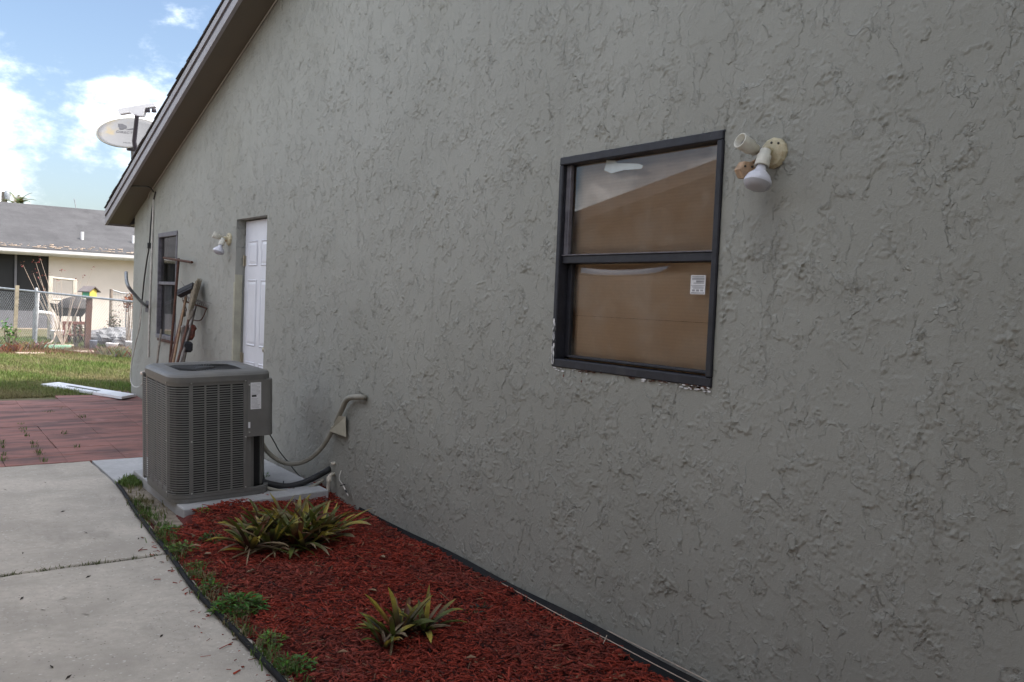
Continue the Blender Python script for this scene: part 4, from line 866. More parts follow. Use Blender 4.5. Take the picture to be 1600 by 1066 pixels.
# garden edging, wall-foot edging and the stray wires
m = MB(); P = smooth_path([(edge_x(y) - .006 + .006 * math.sin(y * 4.1), y, .018) for y in (0.8, 1.6, 2.4, 3.0, 3.6, 4.2, 4.8, 5.4, 6.0, 6.5, 6.78)], 5); m.tube(P, .0125, 10)
m.prism([(edge_x(y) - .004, y, -.04) for y in (0.8, 2.4, 3.6, 4.8, 6.0, 6.78)] + [(edge_x(y) + .004, y, -.04) for y in (6.78, 6.0, 4.8, 3.6, 2.4, 0.8)], (0, 0, .05)); tag(m.build('garden_edging', 'edging_black'), 'black round-topped plastic edging between walkway and mulch bed', 'edging')
def foot_x(y): return float(np.interp(y, [1.2, 1.8, 2.35, 2.7, 3.1, 4.1, 5.2], [-.16, -.155, -.14, -.11, -.078, -.03, -.02]))
m = MB(); P = [(y, foot_x(y) + .004 * math.sin(y * 7)) for y in np.linspace(1.2, 5.2, 50)]
m.add([v for (y, x) in P for v in ((x, y, -.02), (x, y, .04), (x * .35 - .004, y, .062 + .004 * math.sin(y * 5)), (x * .35 - .001, y, .056), (x * .35, y, -.02))], [(5 * i + q_, 5 * i + 5 + q_, 5 * i + 6 + q_, 5 * i + 1 + q_) for i in range(len(P) - 1) for q_ in range(4)]); tag(m.build('wall_edging', 'edging_black'), 'black plastic edging strip lying along the foot of the stucco wall', 'edging')
for k, (pts, lb) in enumerate([([(-.05, 3.5, .05), (-.085, 3.0, .056), (-.105, 2.72, .066), (-.12, 2.4, .07), (-.11, 2.0, .06)], 'long pale bent wire lying on the wall edging'), ([(-.095, 2.66, .075), (-.15, 2.62, .066)], 'short pale twig sticking out over the wall edging'), ([(-.055, 2.7, .075), (-.06, 2.3, .075), (-.06, 1.9, .07)], 'pale straight wire between wall and edging')]):
    m = MB(); m.tube(smooth_path(pts), .0019, 6); tag(m.build('wire', 'hose_tan'), lb, 'wire')

# ------------------------------------------------------------------ floodlights
def holder(R, o, ax, ln_, r, bulb, tilt_bulb=None):
    m = MB(); m.lathe([(0, .0), (.001, r * .72), (ln_ * .3, r * .78), (ln_ * .34, r * .95), (ln_ - .004, r), (ln_, r * .98), (ln_, r * .86), (ln_ * .45, r * .8), (ln_ * .45, 0)], o, ax, 22); h = m.build('lamp_holder', 'lamp_white', R)
    if not bulb:
        m = MB(); a_ = Vector(ax).normalized(); m.lathe([(0, r * .7), (.02, r * .68), (.02, r * .1)], Vector(o) + a_ * ln_ * .45, ax, 16); m.build('socket_contact', 'galv', h)
    else:
        m = MB(); q = Vector(o) + Vector(ax).normalized() * (ln_ - .012); m.lathe([(0, r * .62), (.012, r * .62), (.03, r * .8), (.05, r * 1.55), (.068, r * 1.86), (.074, r * 1.9), (.08, r * 1.86)], q, ax, 26); bl = m.build('bulb', 'bulb', R)
        m = MB(); m.lathe([(.0805, r * 1.85), (.092, r * 1.6), (.1, r * 1.0), (.103, 0)], q, ax, 26); m.build('bulb_lens', 'bulb_face', bl)
def floodlight(p, label, sensor, both, s=1.0):
    R = root('floodlight', p, label, 'floodlight'); p = Vector(p); m = MB()
    m.lathe([(0, .056 * s), (.012 * s, .056 * s), (.022 * s, .048 * s), (.026 * s, .0)], p, (-1, 0, 0), 12, None, False); m.build('wall_plate', 'lamp_cream', R)
    for (dy_, dz_) in ((.028, .022), (-.03, .03), (.0, .035)):
        m = MB(); m.lathe([(0, .005), (.003, .004), (.003, 0)], p + Vector((-.023 * s, dy_ * s, dz_ * s)), (-1, 0, 0), 8); m.build('screw', 'ceramic', R)
    o1 = p + Vector((-.055, .042, .008)) * s; d1 = Vector((-.72, .12, .26))
    m = MB(); m.tube([p + Vector((-.02, .012, -.015)) * s, p + Vector((-.03, .03, -.012)) * s, o1], .009 * s, 8); m.build('swivel_arm', 'lamp_tan', R)
    holder(R, o1, d1, .082 * s, .029 * s, both)
    o2 = p + Vector((-.055, -.002, .005)) * s; d2 = Vector((-.34, -.05, -.92))
    m = MB(); m.tube([p + Vector((-.02, 0, .005)) * s, p + Vector((-.05, 0, .012)) * s, o2], .012 * s, 8); m.build('swivel_arm', 'lamp_cream', R)
    holder(R, o2, d2, .066 * s, .026 * s, True)
    if sensor:
        q = p + Vector((-.07, .075, -.062)); m = MB(); ax_ = Vector((-.35, -.85, -.05)).normalized()
        m.lathe([(-.02, 0), (-.02, .03), (-.016, .034), (.022, .034), (.026, .03), (.026, 0)], q, ax_, 6, None, False); SN = m.build('sensor', 'lamp_tan', R)
        for (du, dv) in ((.014, .012), (-.014, .012), (.0, -.018)):
            m = MB(); u = ax_.cross(Vector((0, 0, 1))).normalized(); v_ = u.cross(ax_); m.lathe([(0, .0045), (.002, .004), (.002, 0)], q + ax_ * .026 + u * du + v_ * dv, ax_, 8); m.build('screw', 'ceramic', SN)
        m = MB(); m.tube(smooth_path([p + Vector((-.02, .02, -.03)), p + Vector((-.05, .05, -.03)), q]), .007, 8); m.build('sensor_arm', 'lamp_tan', R)
    return R
pl = on_x(1211, 240, 0)
floodlight((0, pl.y, pl.z), 'floodlight with one bulb and hanging sensor beside the near window', True, False)
pl = on_x(359, 374, 0)
floodlight((0, pl.y, pl.z), 'white twin floodlight on the wall left of the door', False, False, 1.05)

# ------------------------------------------------------------------ bromeliads and weeds
def leaf_mesh(o, yaw, lean0, curl, ln_, wd_, pal, twist=0.0, fold=0.35):
    m = MB(); n_ = 8; d = Vector((math.cos(yaw), math.sin(yaw), 0)); s = Vector((-math.sin(yaw), math.cos(yaw), 0)); p = Vector(o); an = lean0; vs = []; cs = []
    for i in range(n_ + 1):
        f = i / n_; w_ = wd_ * (1.0 + 0.25 * (1 - f)) * (1 - (max(0, f - .7) / .3) ** 2 * .93); t = d * math.sin(an) + Vector((0, 0, math.cos(an))); nr = (d * math.cos(an) - Vector((0, 0, math.sin(an))))
        ss = (s * math.cos(twist * f) + nr * math.sin(twist * f)); up = -nr * (fold * w_)
        vs += [p - ss * w_ / 2 + up, p, p + ss * w_ / 2 + up]
        k = min(len(pal) - 1.001, f * (len(pal) - 1)); a_, b_ = pal[int(k)], pal[int(k) + 1]; c_ = tuple(a_[q] + (b_[q] - a_[q]) * (k - int(k)) for q in range(3)); cs += [c_] * 3
        p = p + t * (ln_ / n_); an += curl / n_
    m.add(vs, [(3 * i + q_, 3 * i + 1 + q_, 3 * i + 4 + q_, 3 * i + 3 + q_) for i in range(n_) for q_ in range(2)], cs, True); return m
RED, DKG, GRN, YEL, TAN, OLV, DED = (.06, .019, .013), (.03, .028, .013), (.115, .14, .028), (.43, .35, .06), (.32, .24, .14), (.115, .098, .034), (.18, .12, .075)
BRZ = (.21, .07, .04)
PALS = [[RED, BRZ, OLV, YEL], [RED, RED, BRZ, OLV], [BRZ, OLV, YEL, YEL, TAN], [RED, DKG, GRN, GRN, YEL], [RED, RED, DKG, GRN, GRN], [RED, DKG, OLV, YEL, YEL], [DKG, GRN, GRN, OLV, TAN], [RED, DKG, DKG, OLV, TAN], [RED, OLV, YEL, YEL, TAN], [DKG, DKG, GRN, GRN, OLV]]
DEADP = [[DED, TAN, TAN, DED], [DED, DED, TAN, TAN], [RED, DED, TAN, TAN]]
def bromeliad(name, center, spots, label, group=None):
    B_ = root('bromeliad', center, label, 'plant')
    for (dx_, dy_, n_, sc, lo) in spots:
        n_ = int(n_ * 1.7)
        for k in range(n_):
            f = k / n_; yaw = k * 2.4 + random.uniform(-.6, .6); dead = random.random() < (.5 if f < .45 else .08)
            lean = (1.3 - f * 1.0) * random.uniform(.65, 1.25); ln_ = sc * random.uniform(.7, 1.1) * (.85 if f > .75 else 1)
            if dead: lean = random.uniform(.9, 1.55); mm = leaf_mesh((center[0] + dx_, center[1] + dy_, center[2] + lo + .02), yaw, lean, random.uniform(.1, 1.0), ln_ * random.uniform(.7, 1.1), random.uniform(.006, .014), random.choice(DEADP), random.uniform(-.8, .8), .5)
            else: mm = leaf_mesh((center[0] + dx_ + .015 * math.cos(yaw), center[1] + dy_ + .015 * math.sin(yaw), center[2] + lo), yaw, lean * .8, 1.15 * random.uniform(.1, 1.2), ln_, random.uniform(.017, .028) * (sc / .3) ** .3, random.choice(PALS), random.uniform(-.7, .7), .3)
            mm.build('leaf', 'leafy', B_)
    return B_
bc = on_z(462, 858, 0.03)
bromeliad('b', (bc.x, bc.y, bc.z), [(0, 0, 20, .33, 0), (.14, .02, 18, .31, 0), (-.13, .03, 18, .30, 0), (.05, .16, 16, .32, .01), (-.1, .2, 14, .30, .01), (.24, .1, 16, .30, 0), (-.24, .05, 14, .26, 0), (.02, -.08, 14, .26, 0), (.16, .24, 12, .30, 0), (-.2, .15, 10, .28, 0)], 'large dense clump of yellow-green bromeliads beside the condenser pad')
bc2 = on_z(640, 1000, 0.03)
B2 = bromeliad('b', (bc2.x, bc2.y, bc2.z), [(-.07, 0.01, 12, .19, 0), (.08, .02, 14, .19, 0), (0.02, .08, 9, .16, 0), (-.13, -.02, 7, .14, 0)], 'smaller dark bromeliad clump nearer the camera in the mulch')
for (yaw, lean, ln_, pal) in ((2.6, .55, .25, [RED, BRZ, YEL, YEL]), (2.0, .2, .23, [RED, RED, OLV, YEL, YEL]), (-.4, .55, .24, [RED, DKG, OLV, YEL]), (.1, .75, .22, [RED, DKG, GRN, OLV])):
    leaf_mesh((bc2.x - .05, bc2.y + .01, bc2.z), yaw, lean, .18, ln_, .03, pal, 0, .4).build('leaf', 'leafy', B2)

def weed(p, r, n_, ls, col, label, hgt=0.05, spread=1.0):
    W = root('weed', p, label, 'weed', 'weeds growing along the planting bed'); m = MB(); st = MB()
    for k in range(n_):
        a_ = random.random() * 6.283; d_ = r * math.sqrt(random.random()); b_ = Vector((p[0] + d_ * math.cos(a_), p[1] + d_ * math.sin(a_), p[2] + hgt * (1 - (d_ / r) ** 2 * .7) * random.uniform(.25, 1.0)))
        ya = a_ + random.gauss(0, .9); l_ = ls * random.uniform(.6, 1.3); w_ = l_ * random.uniform(.22, .42); el = random.uniform(-.5, .6)
        t = Vector((math.cos(ya) * math.cos(el), math.sin(ya) * math.cos(el), math.sin(el))); s = Vector((-math.sin(ya), math.cos(ya), random.uniform(-.4, .4))).normalized(); u = t.cross(s) * .12 * l_
        c_ = tuple(x * random.uniform(.55, 1.3) for x in col)
        m.add([b_, b_ + t * l_ * .4 + s * w_ / 2 + u, b_ + t * l_ * .75 + s * w_ * .35 + u * .6, b_ + t * l_, b_ + t * l_ * .75 - s * w_ * .35 + u * .6, b_ + t * l_ * .4 - s * w_ / 2 + u], [(0, 1, 2, 3), (0, 3, 4, 5)], c_)
        if k % 5 == 0: st.tube([(p[0] + random.gauss(0, r * .2), p[1] + random.gauss(0, r * .2), p[2] - .005), b_], .0016, 4, (.1, .12, .04))
    m.build('foliage', 'leafy', W); st.build('stems', 'leafy', W); return W
G1, G2, G3 = (.10, .22, .04), (.17, .28, .055), (.07, .14, .03)
for (px, py, r, n_, ls, col, lb, hg) in [
    (372, 950, .115, 330, .034, G1, 'largest leafy weed lapping over the black edging', .075), (285, 858, .075, 130, .026, G2, 'bright green weed at the edging left of the big bromeliad', .05),
    (330, 848, .06, 110, .026, G3, 'dark weed touching the left side of the big bromeliad', .06), (305, 886, .035, 46, .022, G2, 'small weed on the edging just above the leafy clump', .04),
    (330, 917, .045, 80, .024, G1, 'green weed tuft at the edging above the largest weed', .05), (425, 1000, .055, 100, .024, G2, 'pale grassy weed below the largest weed', .035),
    (463, 1040, .075, 150, .026, G1, 'low green weed at the bottom end of the edging', .04), (268, 826, .06, 140, .022, G2, 'low weed spreading at the pad corner', .03),
    (318, 812, .05, 60, .02, G2, 'thin creeping weed on the mulch by the pad front', .025), (410, 764, .05, 90, .024, G2, 'upright weed growing at the condenser corner', .14),
    (374, 790, .03, 60, .022, G1, 'small upright weed between pad and big bromeliad', .1), (745, 960, .055, 46, .036, (.05, .055, .03), 'dull olive sprig lying flat near the wall', .025)]:
    g_ = on_z(px, py, 0.02); weed((g_.x, g_.y, max(.01, bed_z(g_.x, g_.y)) if g_.x > edge_x(g_.y) else .01), r, n_, ls, col, lb, hg)
# litter on the walkway and in the bed
lit = [(430 / 2.913, 418 / 2.913 + 700), (104 / 2.913, 482 / 2.913 + 700), (402 / 2.913, 590 / 2.913 + 700), (290 / 2.913, 688 / 2.913 + 700), (195 / 2.913, 742 / 2.913 + 700), (735 / 2.913, 860 / 2.913 + 700), (735 / 2.913, 522 / 2.913 + 700), (312 / 2.913, 1048 / 2.913 + 700), (490 / 2.913, 690 / 2.913 + 700), (390 / 2.913, 388 / 2.913 + 700), (286 / 2.913, 292 / 2.913 + 700), (630 / 2.913, 416 / 2.913 + 700), (390 / 2.913, 760 / 2.913 + 700), (205 / 2.913, 160 / 2.913 + 700), (25 / 2.913, 194 / 2.913 + 700), (100 / 2.913, 688 / 2.913 + 700), (235 / 2.913, 1000 / 2.913 + 700)]
for k, (px, py) in enumerate(lit):
    g_ = on_z(px, py, 0); m = MB(); ya = random.random() * 3.14 + (.3 if k % 2 else 0); l_ = random.uniform(.022, .045); w_ = l_ * random.uniform(.2, .4); c_ = (.04, .03, .024) if k else (.16, .02, .02)
    d = Vector((math.cos(ya), math.sin(ya), 0)); s = Vector((-d.y, d.x, 0)); o_ = Vector((g_.x, g_.y, .002))
    m.add([o_ - d * l_ / 2, o_ + s * w_ / 2 + Vector((0, 0, .006)), o_ + d * l_ / 2 + Vector((0, 0, .004)), o_ - s * w_ / 2 + Vector((0, 0, .001)), o_ + Vector((0, 0, .003))], [(0, 4, 1), (1, 4, 2), (2, 4, 3), (3, 4, 0)], c_)
    tag(m.build('dead_leaf', 'litter'), 'small red petal lying on the walkway' if k == 0 else 'small dark shrivelled leaf scrap lying on the walkway', 'leaf', 'leaf scraps on the walkway')
for k, (px, py, lb, l_) in enumerate([(735, 1035, 'tan curled leaf at the bottom of the mulch bed', .05), (305, 858, 'dry brown leaf beside the weed left of the bromeliads', .07), (535, 1046 - 20, 'pale bark sliver left of the small bromeliad', .05)]):
    g_ = on_z(px, py, 0.04); m = MB(); o_ = Vector((g_.x, g_.y, .055)); d = Vector((.8, -.6, 0)); s = Vector((.6, .8, 0))
    m.add([o_ - d * l_ / 2, o_ + s * l_ * .2 + Vector((0, 0, .012)), o_ + d * l_ / 2 + Vector((0, 0, .006)), o_ - s * l_ * .2 + Vector((0, 0, .008)), o_], [(0, 4, 1), (1, 4, 2), (2, 4, 3), (3, 4, 0)], (.3, .19, .12)); tag(m.build('dead_leaf', 'litter'), lb, 'leaf')

for k in range(11):
    y_ = random.uniform(2.5, 5.2); x_ = random.uniform(edge_x(y_) + .12, foot_x(y_) - .08); o_ = Vector((x_, y_, bed_z(x_, y_) + .022)); ya = random.random() * 6.28; l_ = random.uniform(.03, .055); d = Vector((math.cos(ya), math.sin(ya), random.uniform(-.15, .2))); s_ = Vector((-d.y, d.x, 0)); cv = random.uniform(.006, .014); m = MB()
    m.add([o_ - d * l_ / 2, o_ - d * l_ * .15 + s_ * l_ * .24 + Vector((0, 0, cv)), o_ + d * l_ * .25 + s_ * l_ * .16 + Vector((0, 0, cv)), o_ + d * l_ / 2 + Vector((0, 0, cv * .6)), o_ + d * l_ * .25 - s_ * l_ * .16 + Vector((0, 0, cv * .7)), o_ - d * l_ * .15 - s_ * l_ * .24 + Vector((0, 0, cv)), o_], [(0, 6, 1), (1, 6, 2), (2, 6, 3), (3, 6, 4), (4, 6, 5), (5, 6, 0)], random.choice([(.3, .2, .12), (.22, .14, .085), (.36, .27, .18)]))
    tag(m.build('dead_leaf', 'litter'), 'small tan dry leaf lying on the red mulch', 'leaf', 'dry leaves on the mulch')

# ------------------------------------------------------------------ things along the far end of the wall
def wall_cable(name, pts, r, mat, label, cat='cable'):
    m = MB(); m.tube(smooth_path([on_x(*p) for p in pts]), r, 6); return tag(m.build(name, mat), label, cat)
wall_cable('cable', [(243, 300, -.01), (239, 318, -.012), (236, 345, -.02), (233, 385, -.03), (229, 410, -.03), (225, 440, -.03), (222, 470, -.03), (219, 500, -.03)], .009, 'cable_black', 'dark cable hanging down the wall near the back corner')
wall_cable('conduit', [(240, 312, -.012), (237, 400, -.012), (234, 480, -.012), (232, 558, -.012)], .011, 'cable_white', 'thin white vertical conduit left of the narrow window', 'conduit')
wall_cable('cable', [(222, 470, -.04), (218, 510, -.05), (211, 540, -.06), (206, 565, -.06), (204, 590, -.06), (208, 603, -.06), (218, 604, -.06), (226, 592, -.05), (230, 580, -.03)], .008, 'cable_white', 'white cable hanging in a loop at the back corner')
wall_cable('cable', [(200, 291, -.27), (215, 291, -.2), (232, 292, -.1), (240, 300, -.015)], .008, 'cable_black', 'dark cable strung across under the soffit')
m = MB(); c_ = on_x(233, 384, -.035); m.bbox((c_.x - .02, c_.y - .02, c_.z - .035), (c_.x + .02, c_.y + .02, c_.z + .035), .004); tag(m.build('cable_splice', 'cable_black'), 'small black splice block on the hanging dark cable', 'connector')
VP = root('vent_pipe', on_x(229, 479, 0), 'grey bent plastic pipe sticking out from the back corner wall', 'pipe')
m = MB(); m.tube(smooth_path([on_x(230, 479, 0), on_x(222, 473, -.1), on_x(212, 462, -.22), on_x(202, 450, -.32), on_x(198, 440, -.345), on_x(197, 425, -.345)]), .019, 10); m.build('pipe', 'galv', VP)
m = MB(); m.bbox((-.004, on_x(230, 479).y - .07, on_x(230, 479).z - .07), (-.0005, on_x(230, 479).y + .07, on_x(230, 479).z + .07), .001); m.build('wall_flange', 'fascia_dark', VP)

# rusty T stake
TS = root('metal_stake', (-.3, 9.3, .05), 'rusty T-shaped metal stake leaning across the narrow window', 'stake')
t0 = on_x(279, 407, -.06); t1 = on_x(266, 560, -.17); bt = t0 + (t1 - t0) * ((t0.z - .06) / (t0.z - t1.z))
m = MB(); m.tube([t0 + (t0 - bt).normalized() * .02, bt], .014, 8); m.build('pole', 'rust', TS)
m = MB(); m.tube([on_x(256, 403, -.09), on_x(300, 410, -.04)], .013, 8); m.build('crossbar', 'rust', TS)
m = MB(); t1 = on_x(246, 562, -.12); t0 = on_x(252, 515, -.05); m.tube([t0, t0 + (t1 - t0) * 2.2], .012, 8); tag(m.build('pole', 'wood_grey'), 'thin grey pole leaning below the narrow window', 'pole')
# tools: helper for a straight handle from pixel a to beyond pixel b
def handle(R, pa, pb, r, mat, ext=1.0, name='handle'):
    A_, B_ = on_x(*pa), on_x(*pb); m = MB(); m.tube([A_, A_ + (B_ - A_) * ext], r, 8); m.build(name, mat, R); return A_, (A_ - B_).normalized()
PB = root('push_broom', on_x(275, 570, -.4), 'push broom with black bristle block leaning head-up on the wall', 'broom')
A_, ax = handle(PB, (291, 462, -.10), (272, 560, -.34), .013, 'wood_handle', 1.45)
e0, e1 = on_x(280, 461, -.16), on_x(303, 450, -.07); sd_ = (e1 - e0).normalized(); up_ = ax; th_ = sd_.cross(up_).normalized()
def obox(o, u, v, w_, lu, lv, lw): 
    return [o + u * (a_ * lu / 2) + v * (b_ * lv / 2) + w_ * (c2_ * lw / 2) for a_ in (-1, 1) for b_ in (-1, 1) for c2_ in (-1, 1)]
OF = [(0, 1, 3, 2), (4, 6, 7, 5), (0, 4, 5, 1), (2, 3, 7, 6), (0, 2, 6, 4), (1, 5, 7, 3)]
cen = (e0 + e1) / 2; Lh = (e1 - e0).length
m = MB(); m.add(obox(cen - up_ * .012, sd_, up_, th_, Lh, .025, .05), OF); m.build('head', 'bristle_black', PB); m = MB(); m.add(obox(cen + up_ * .028, sd_, up_, th_, Lh * 1.02, .055, .06), OF); m.build('bristles', 'bristle_black', PB)
CB = root('corn_broom', on_x(283, 570, -.4), 'straw corn broom standing bristles-up beside the push broom', 'broom')
A_, ax = handle(CB, (296, 494, -.17), (279, 560, -.32), .013, 'wood_brown', 1.5)
sd_ = ax.cross(Vector((-1, 0, 0))).normalized(); m = MB()
for k in range(90):
    a_ = random.uniform(-1, 1); d_ = random.uniform(-1, 1); b0_ = A_ + sd_ * a_ * .025 + Vector((d_ * .015, 0, 0)); b1_ = A_ + ax * random.uniform(.34, .42) + sd_ * a_ * .10 + Vector((d_ * .03, 0, 0)); m.tube([b0_, b0_.lerp(b1_, .5) + sd_ * a_ * .012, b1_], .004, 4)
m.build('straw', 'straw', CB); m = MB(); m.lathe([(-.05, .016), (0, .03), (.06, .038), (.06, 0)], A_, ax, 12); m.build('binding', 'wood_grey', CB)
RK = root('garden_rake', on_x(295, 575, -.4), 'garden rake with upturned rusty tines leaning on the wall', 'rake')
A_, ax = handle(RK, (305, 480, -.05), (288, 560, -.22), .013, 'wood_grey', 1.6)
e0, e1 = on_x(286, 470, -.12), on_x(323, 482, -.02); m = MB(); m.tube([e0, (e0 + e1) / 2, e1], .009, 6); m.build('head_bar', 'rust', RK)
for k in range(12):
    f = k / 11; q = e0.lerp(e1, f); m = MB(); m.tube([q, q + ax * .05 + Vector((-.02, 0, 0)), q + ax * .085 + Vector((-.055, 0, 0))], .0042, 5); m.build('tine', 'tool_steel', RK)
m = MB(); m.tube(smooth_path([e0, on_x(296, 496, -.06), on_x(301, 500, -.06)]), .006, 6); m.tube(smooth_path([e1, on_x(314, 500, -.04), on_x(301, 500, -.06)]), .006, 6); m.build('bow', 'rust', RK)
SH = root('shovel', on_x(270, 575, -.4), 'wooden handled shovel standing in front of the brooms', 'shovel')
handle(SH, (285, 490, -.15), (268, 562, -.34), .014, 'wood_brown', 1.5); q = on_x(287, 484, -.15); m = MB(); m.lathe([(0, .02), (.06, .022), (.07, .018)], q, (0, 0.02, -1), 10); m.build('socket', 'tool_steel', SH)
TM = root('string_trimmer', on_x(300, 575, -.35), 'old string trimmer with rust red motor housing behind the brooms', 'trimmer')
handle(TM, (306, 478, -.06), (284, 562, -.28), .012, 'tool_steel', 1.5, 'shaft')
q = on_x(298, 520, -.14); m = MB(); m.lathe([(-.07, 0), (-.07, .03), (-.03, .045), (.03, .04), (.05, .05), (.08, .03), (.09, 0)], q, (.25, .35, .9), 9, None, False); m.build('motor_housing', 'tool_red', TM)
q = on_x(294, 541, -.2); m = MB(); m.bbox((q.x - .04, q.y - .035, q.z - .06), (q.x + .04, q.y + .055, q.z + .045), .02); m.build('fuel_tank', 'bristle_black', TM)
q = on_x(288, 528, -.2); m = MB(); m.bbox((q.x - .03, q.y - .035, q.z - .12), (q.x + .03, q.y + .035, q.z + .12), .01); m.build('grip', 'tool_steel', TM)
TW = root('leaf_rake', on_x(300, 570, -.4), 'thin wire tined leaf rake head poking up above the brooms', 'rake')
handle(TW, (300, 470, -.03), (284, 562, -.2), .010, 'wood_grey', 1.5)
for (px, py) in ((283, 440), (286, 445), (330, 474), (327, 478), (289, 446)):
    m = MB(); m.tube(smooth_path([on_x(304, 478, -.03), on_x((px + 304) / 2, (py + 470) / 2, -.05), on_x(px, py, -.06)]), .003, 5); m.build('tine', 'tool_steel', TW)
bc_ = on_x(251, 560, -.24); bc_.z = .04; BN = root('plastic_tub', bc_, 'round cream plastic tub behind the condenser', 'tub')
m = MB(); m.lathe([(0, 0), (0, .14), (.52, .175), (.52, .195), (.545, .195), (.545, .165), (.03, .13), (.03, 0)], bc_, (0, 0, 1), 24); m.build('bucket', 'bin_cream', BN)

# white panel on the grass
PW = root('panel', (-.35, 13.0, .1), 'long white panel with a dark slot lying on the grass', 'panel')
pp = [on_z(px, py, .135) for px, py in [(64, 600), (92, 597), (212, 616), (190, 620)]]
m = MB(); m.prism([p - Vector((0, 0, .03)) for p in pp], (0, 0, .03)); m.build('board', 'panel_white', PW)
c0, c1_ = on_z(106, 603, .1355), on_z(154, 611, .1355); d_ = (c1_ - c0); s_ = Vector((-d_.y, d_.x, 0)).normalized() * .025
m = MB(); m.prism([c0 - s_, c1_ - s_, c1_ + s_, c0 + s_], (0, 0, .003)); m.build('slot', 'ink_black', PW)

# ------------------------------------------------------------------ satellite dish on the roof
dc = CAM + ray(203, 207) * 10.6; nrm = Vector((-.30, -.64, .70)).normalized()
DS = root('satellite_dish', (dc.x + .1, dc.y + .25, zl(dc.y) + .19), 'grey oval satellite dish on the roof above the eave', 'satellite dish')
ux = Vector((1, -.35, 0)).normalized(); ux = (ux - nrm * ux.dot(nrm)).normalized(); uy = nrm.cross(ux).normalized()
if uy.z < 0: uy = -uy; ux = -ux
m = MB(); vs = [dc - nrm * .06]; fs = []; NR, NS = 6, 36; A1, B1 = .375, .30
for i in range(1, NR + 1):
    f = i / NR
    for k in range(NS): t = 2 * math.pi * k / NS; vs.append(dc + ux * (A1 * f * math.cos(t)) + uy * (B1 * f * math.sin(t)) + nrm * (.06 * (f * f - 1)))
for k in range(NS): fs.append((0, 1 + k, 1 + (k + 1) % NS))
for i in range(NR - 1):
    for k in range(NS): a_ = 1 + i * NS; fs.append((a_ + k, a_ + NS + k, a_ + NS + (k + 1) % NS, a_ + (k + 1) % NS))
nf = len(vs); vs2 = [v - nrm * .012 for v in vs]; rim = [(nf - NS + k, 2 * nf - NS + k, 2 * nf - NS + (k + 1) % NS, nf - NS + (k + 1) % NS) for k in range(NS)]
m.add(vs + vs2, fs + [tuple(nf + q for q in f[::-1]) for f in fs] + rim, None, True); RF_ = m.build('reflector', 'dish_enamel', DS)
m = MB(); m.tube([dc + ux * (A1 * math.cos(t)) + uy * (B1 * math.sin(t)) - nrm * .006 for t in np.linspace(0, 2 * math.pi, 49)], .008, 6, caps=False); m.build('rim', 'conduit_grey', RF_)
def surf(u, v):  # point on the dish face
    f2 = (u / A1) ** 2 + (v / B1) ** 2; return dc + ux * u + uy * v + nrm * (.06 * (f2 - 1) + .004)
m = MB(); sgn = 1 if RIGHT.dot(ux) > 0 else -1
lg = [(-.03, .13), (.02, .135), (.07, .11), (.075, .075), (.03, .045), (-.005, .04)]; m.add([surf(sgn * (u - .13), v + .07) for u, v in lg], [tuple(range(6))]); m.add([surf(sgn * (u - .13), v + .07) for u, v in [(.06, .045), (.16, .085), (.15, .055)]], [(0, 1, 2)]); m.build('logo_print', 'dish_ink', RF_)
def text_mesh(txt, size):
    cu = bpy.data.curves.new('txt', 'FONT'); cu.body = txt; cu.size = size; cu.align_x = 'CENTER'; ob = bpy.data.objects.new('txt', cu); COL.objects.link(ob)
    dg = bpy.context.evaluated_depsgraph_get(); me = bpy.data.meshes.new_from_object(ob.evaluated_get(dg)); vs = [v.co.copy() for v in me.vertices]; fs = [tuple(p.vertices) for p in me.polygons]
    bpy.data.objects.remove(ob); bpy.data.curves.remove(cu); bpy.data.meshes.remove(me); return vs, fs
vs, fs = text_mesh('DIRECTV', .055); m = MB(); m.add([surf(sgn * (v.x - .06), v.y + .05) for v in vs], fs); m.build('lettering', 'dish_ink', RF_)
vs, fs = text_mesh('Multi', .045); m = MB(); m.add([surf(sgn * (v.x - .02), v.y - .17) for v in vs], fs); m.build('lettering', 'dish_ink', RF_)
lowp = dc - uy * B1 * .98 + ux * sgn * .09; lnb = CAM + ray(214, 177) * 10.25
m = MB(); m.tube([lowp - nrm * .03, lowp + nrm * .08, lnb.lerp(lowp, .15), lnb - Vector((0, 0, .02))], [.03, .026, .024, .03], 8); m.build('arm', 'fascia_dark', DS)
er, eu = RIGHT, UP
pl_ = [(-.225, -.0), (-.22, .035), (.20, .105), (.215, .06), (.10, .045), (.07, -.05), (-.01, -.05), (-.09, -.01), (-.21, -.03)]
m = MB(); m.prism([lnb + er * u + eu * (v + .02) for u, v in pl_], FWD * .07); LB2 = m.build('receiver_head', 'gutter_white', DS); LB2['label'] = 'white three-armed receiver head'
for u in (.19, .115): m = MB(); m.lathe([(0, .025), (.04, .03), (.042, 0)], lnb + er * u + eu * .06 + FWD * .03, -eu, 12); m.build('feed_horn', 'fascia_dark', LB2)
bk = dc - nrm * .19; ft = Vector((dc.x + .12, dc.y + .28, zl(dc.y + .28) + .19)); m = MB(); m.tube(smooth_path([bk, bk - nrm * .06 - Vector((0, 0, .1)), ft]), .024, 8); m.build('mast', 'galv', DS)
m = MB(); m.bbox((ft.x - .09, ft.y - .09, ft.z - .015), (ft.x + .09, ft.y + .09, ft.z + .01), .004); m.build('mount_foot', 'galv', DS)
m = MB(); m.bbox((bk.x - .06, bk.y - .05, bk.z - .07), (bk.x + .06, bk.y + .05, bk.z + .06), .012); m.build('bracket', 'fascia_dark', DS)

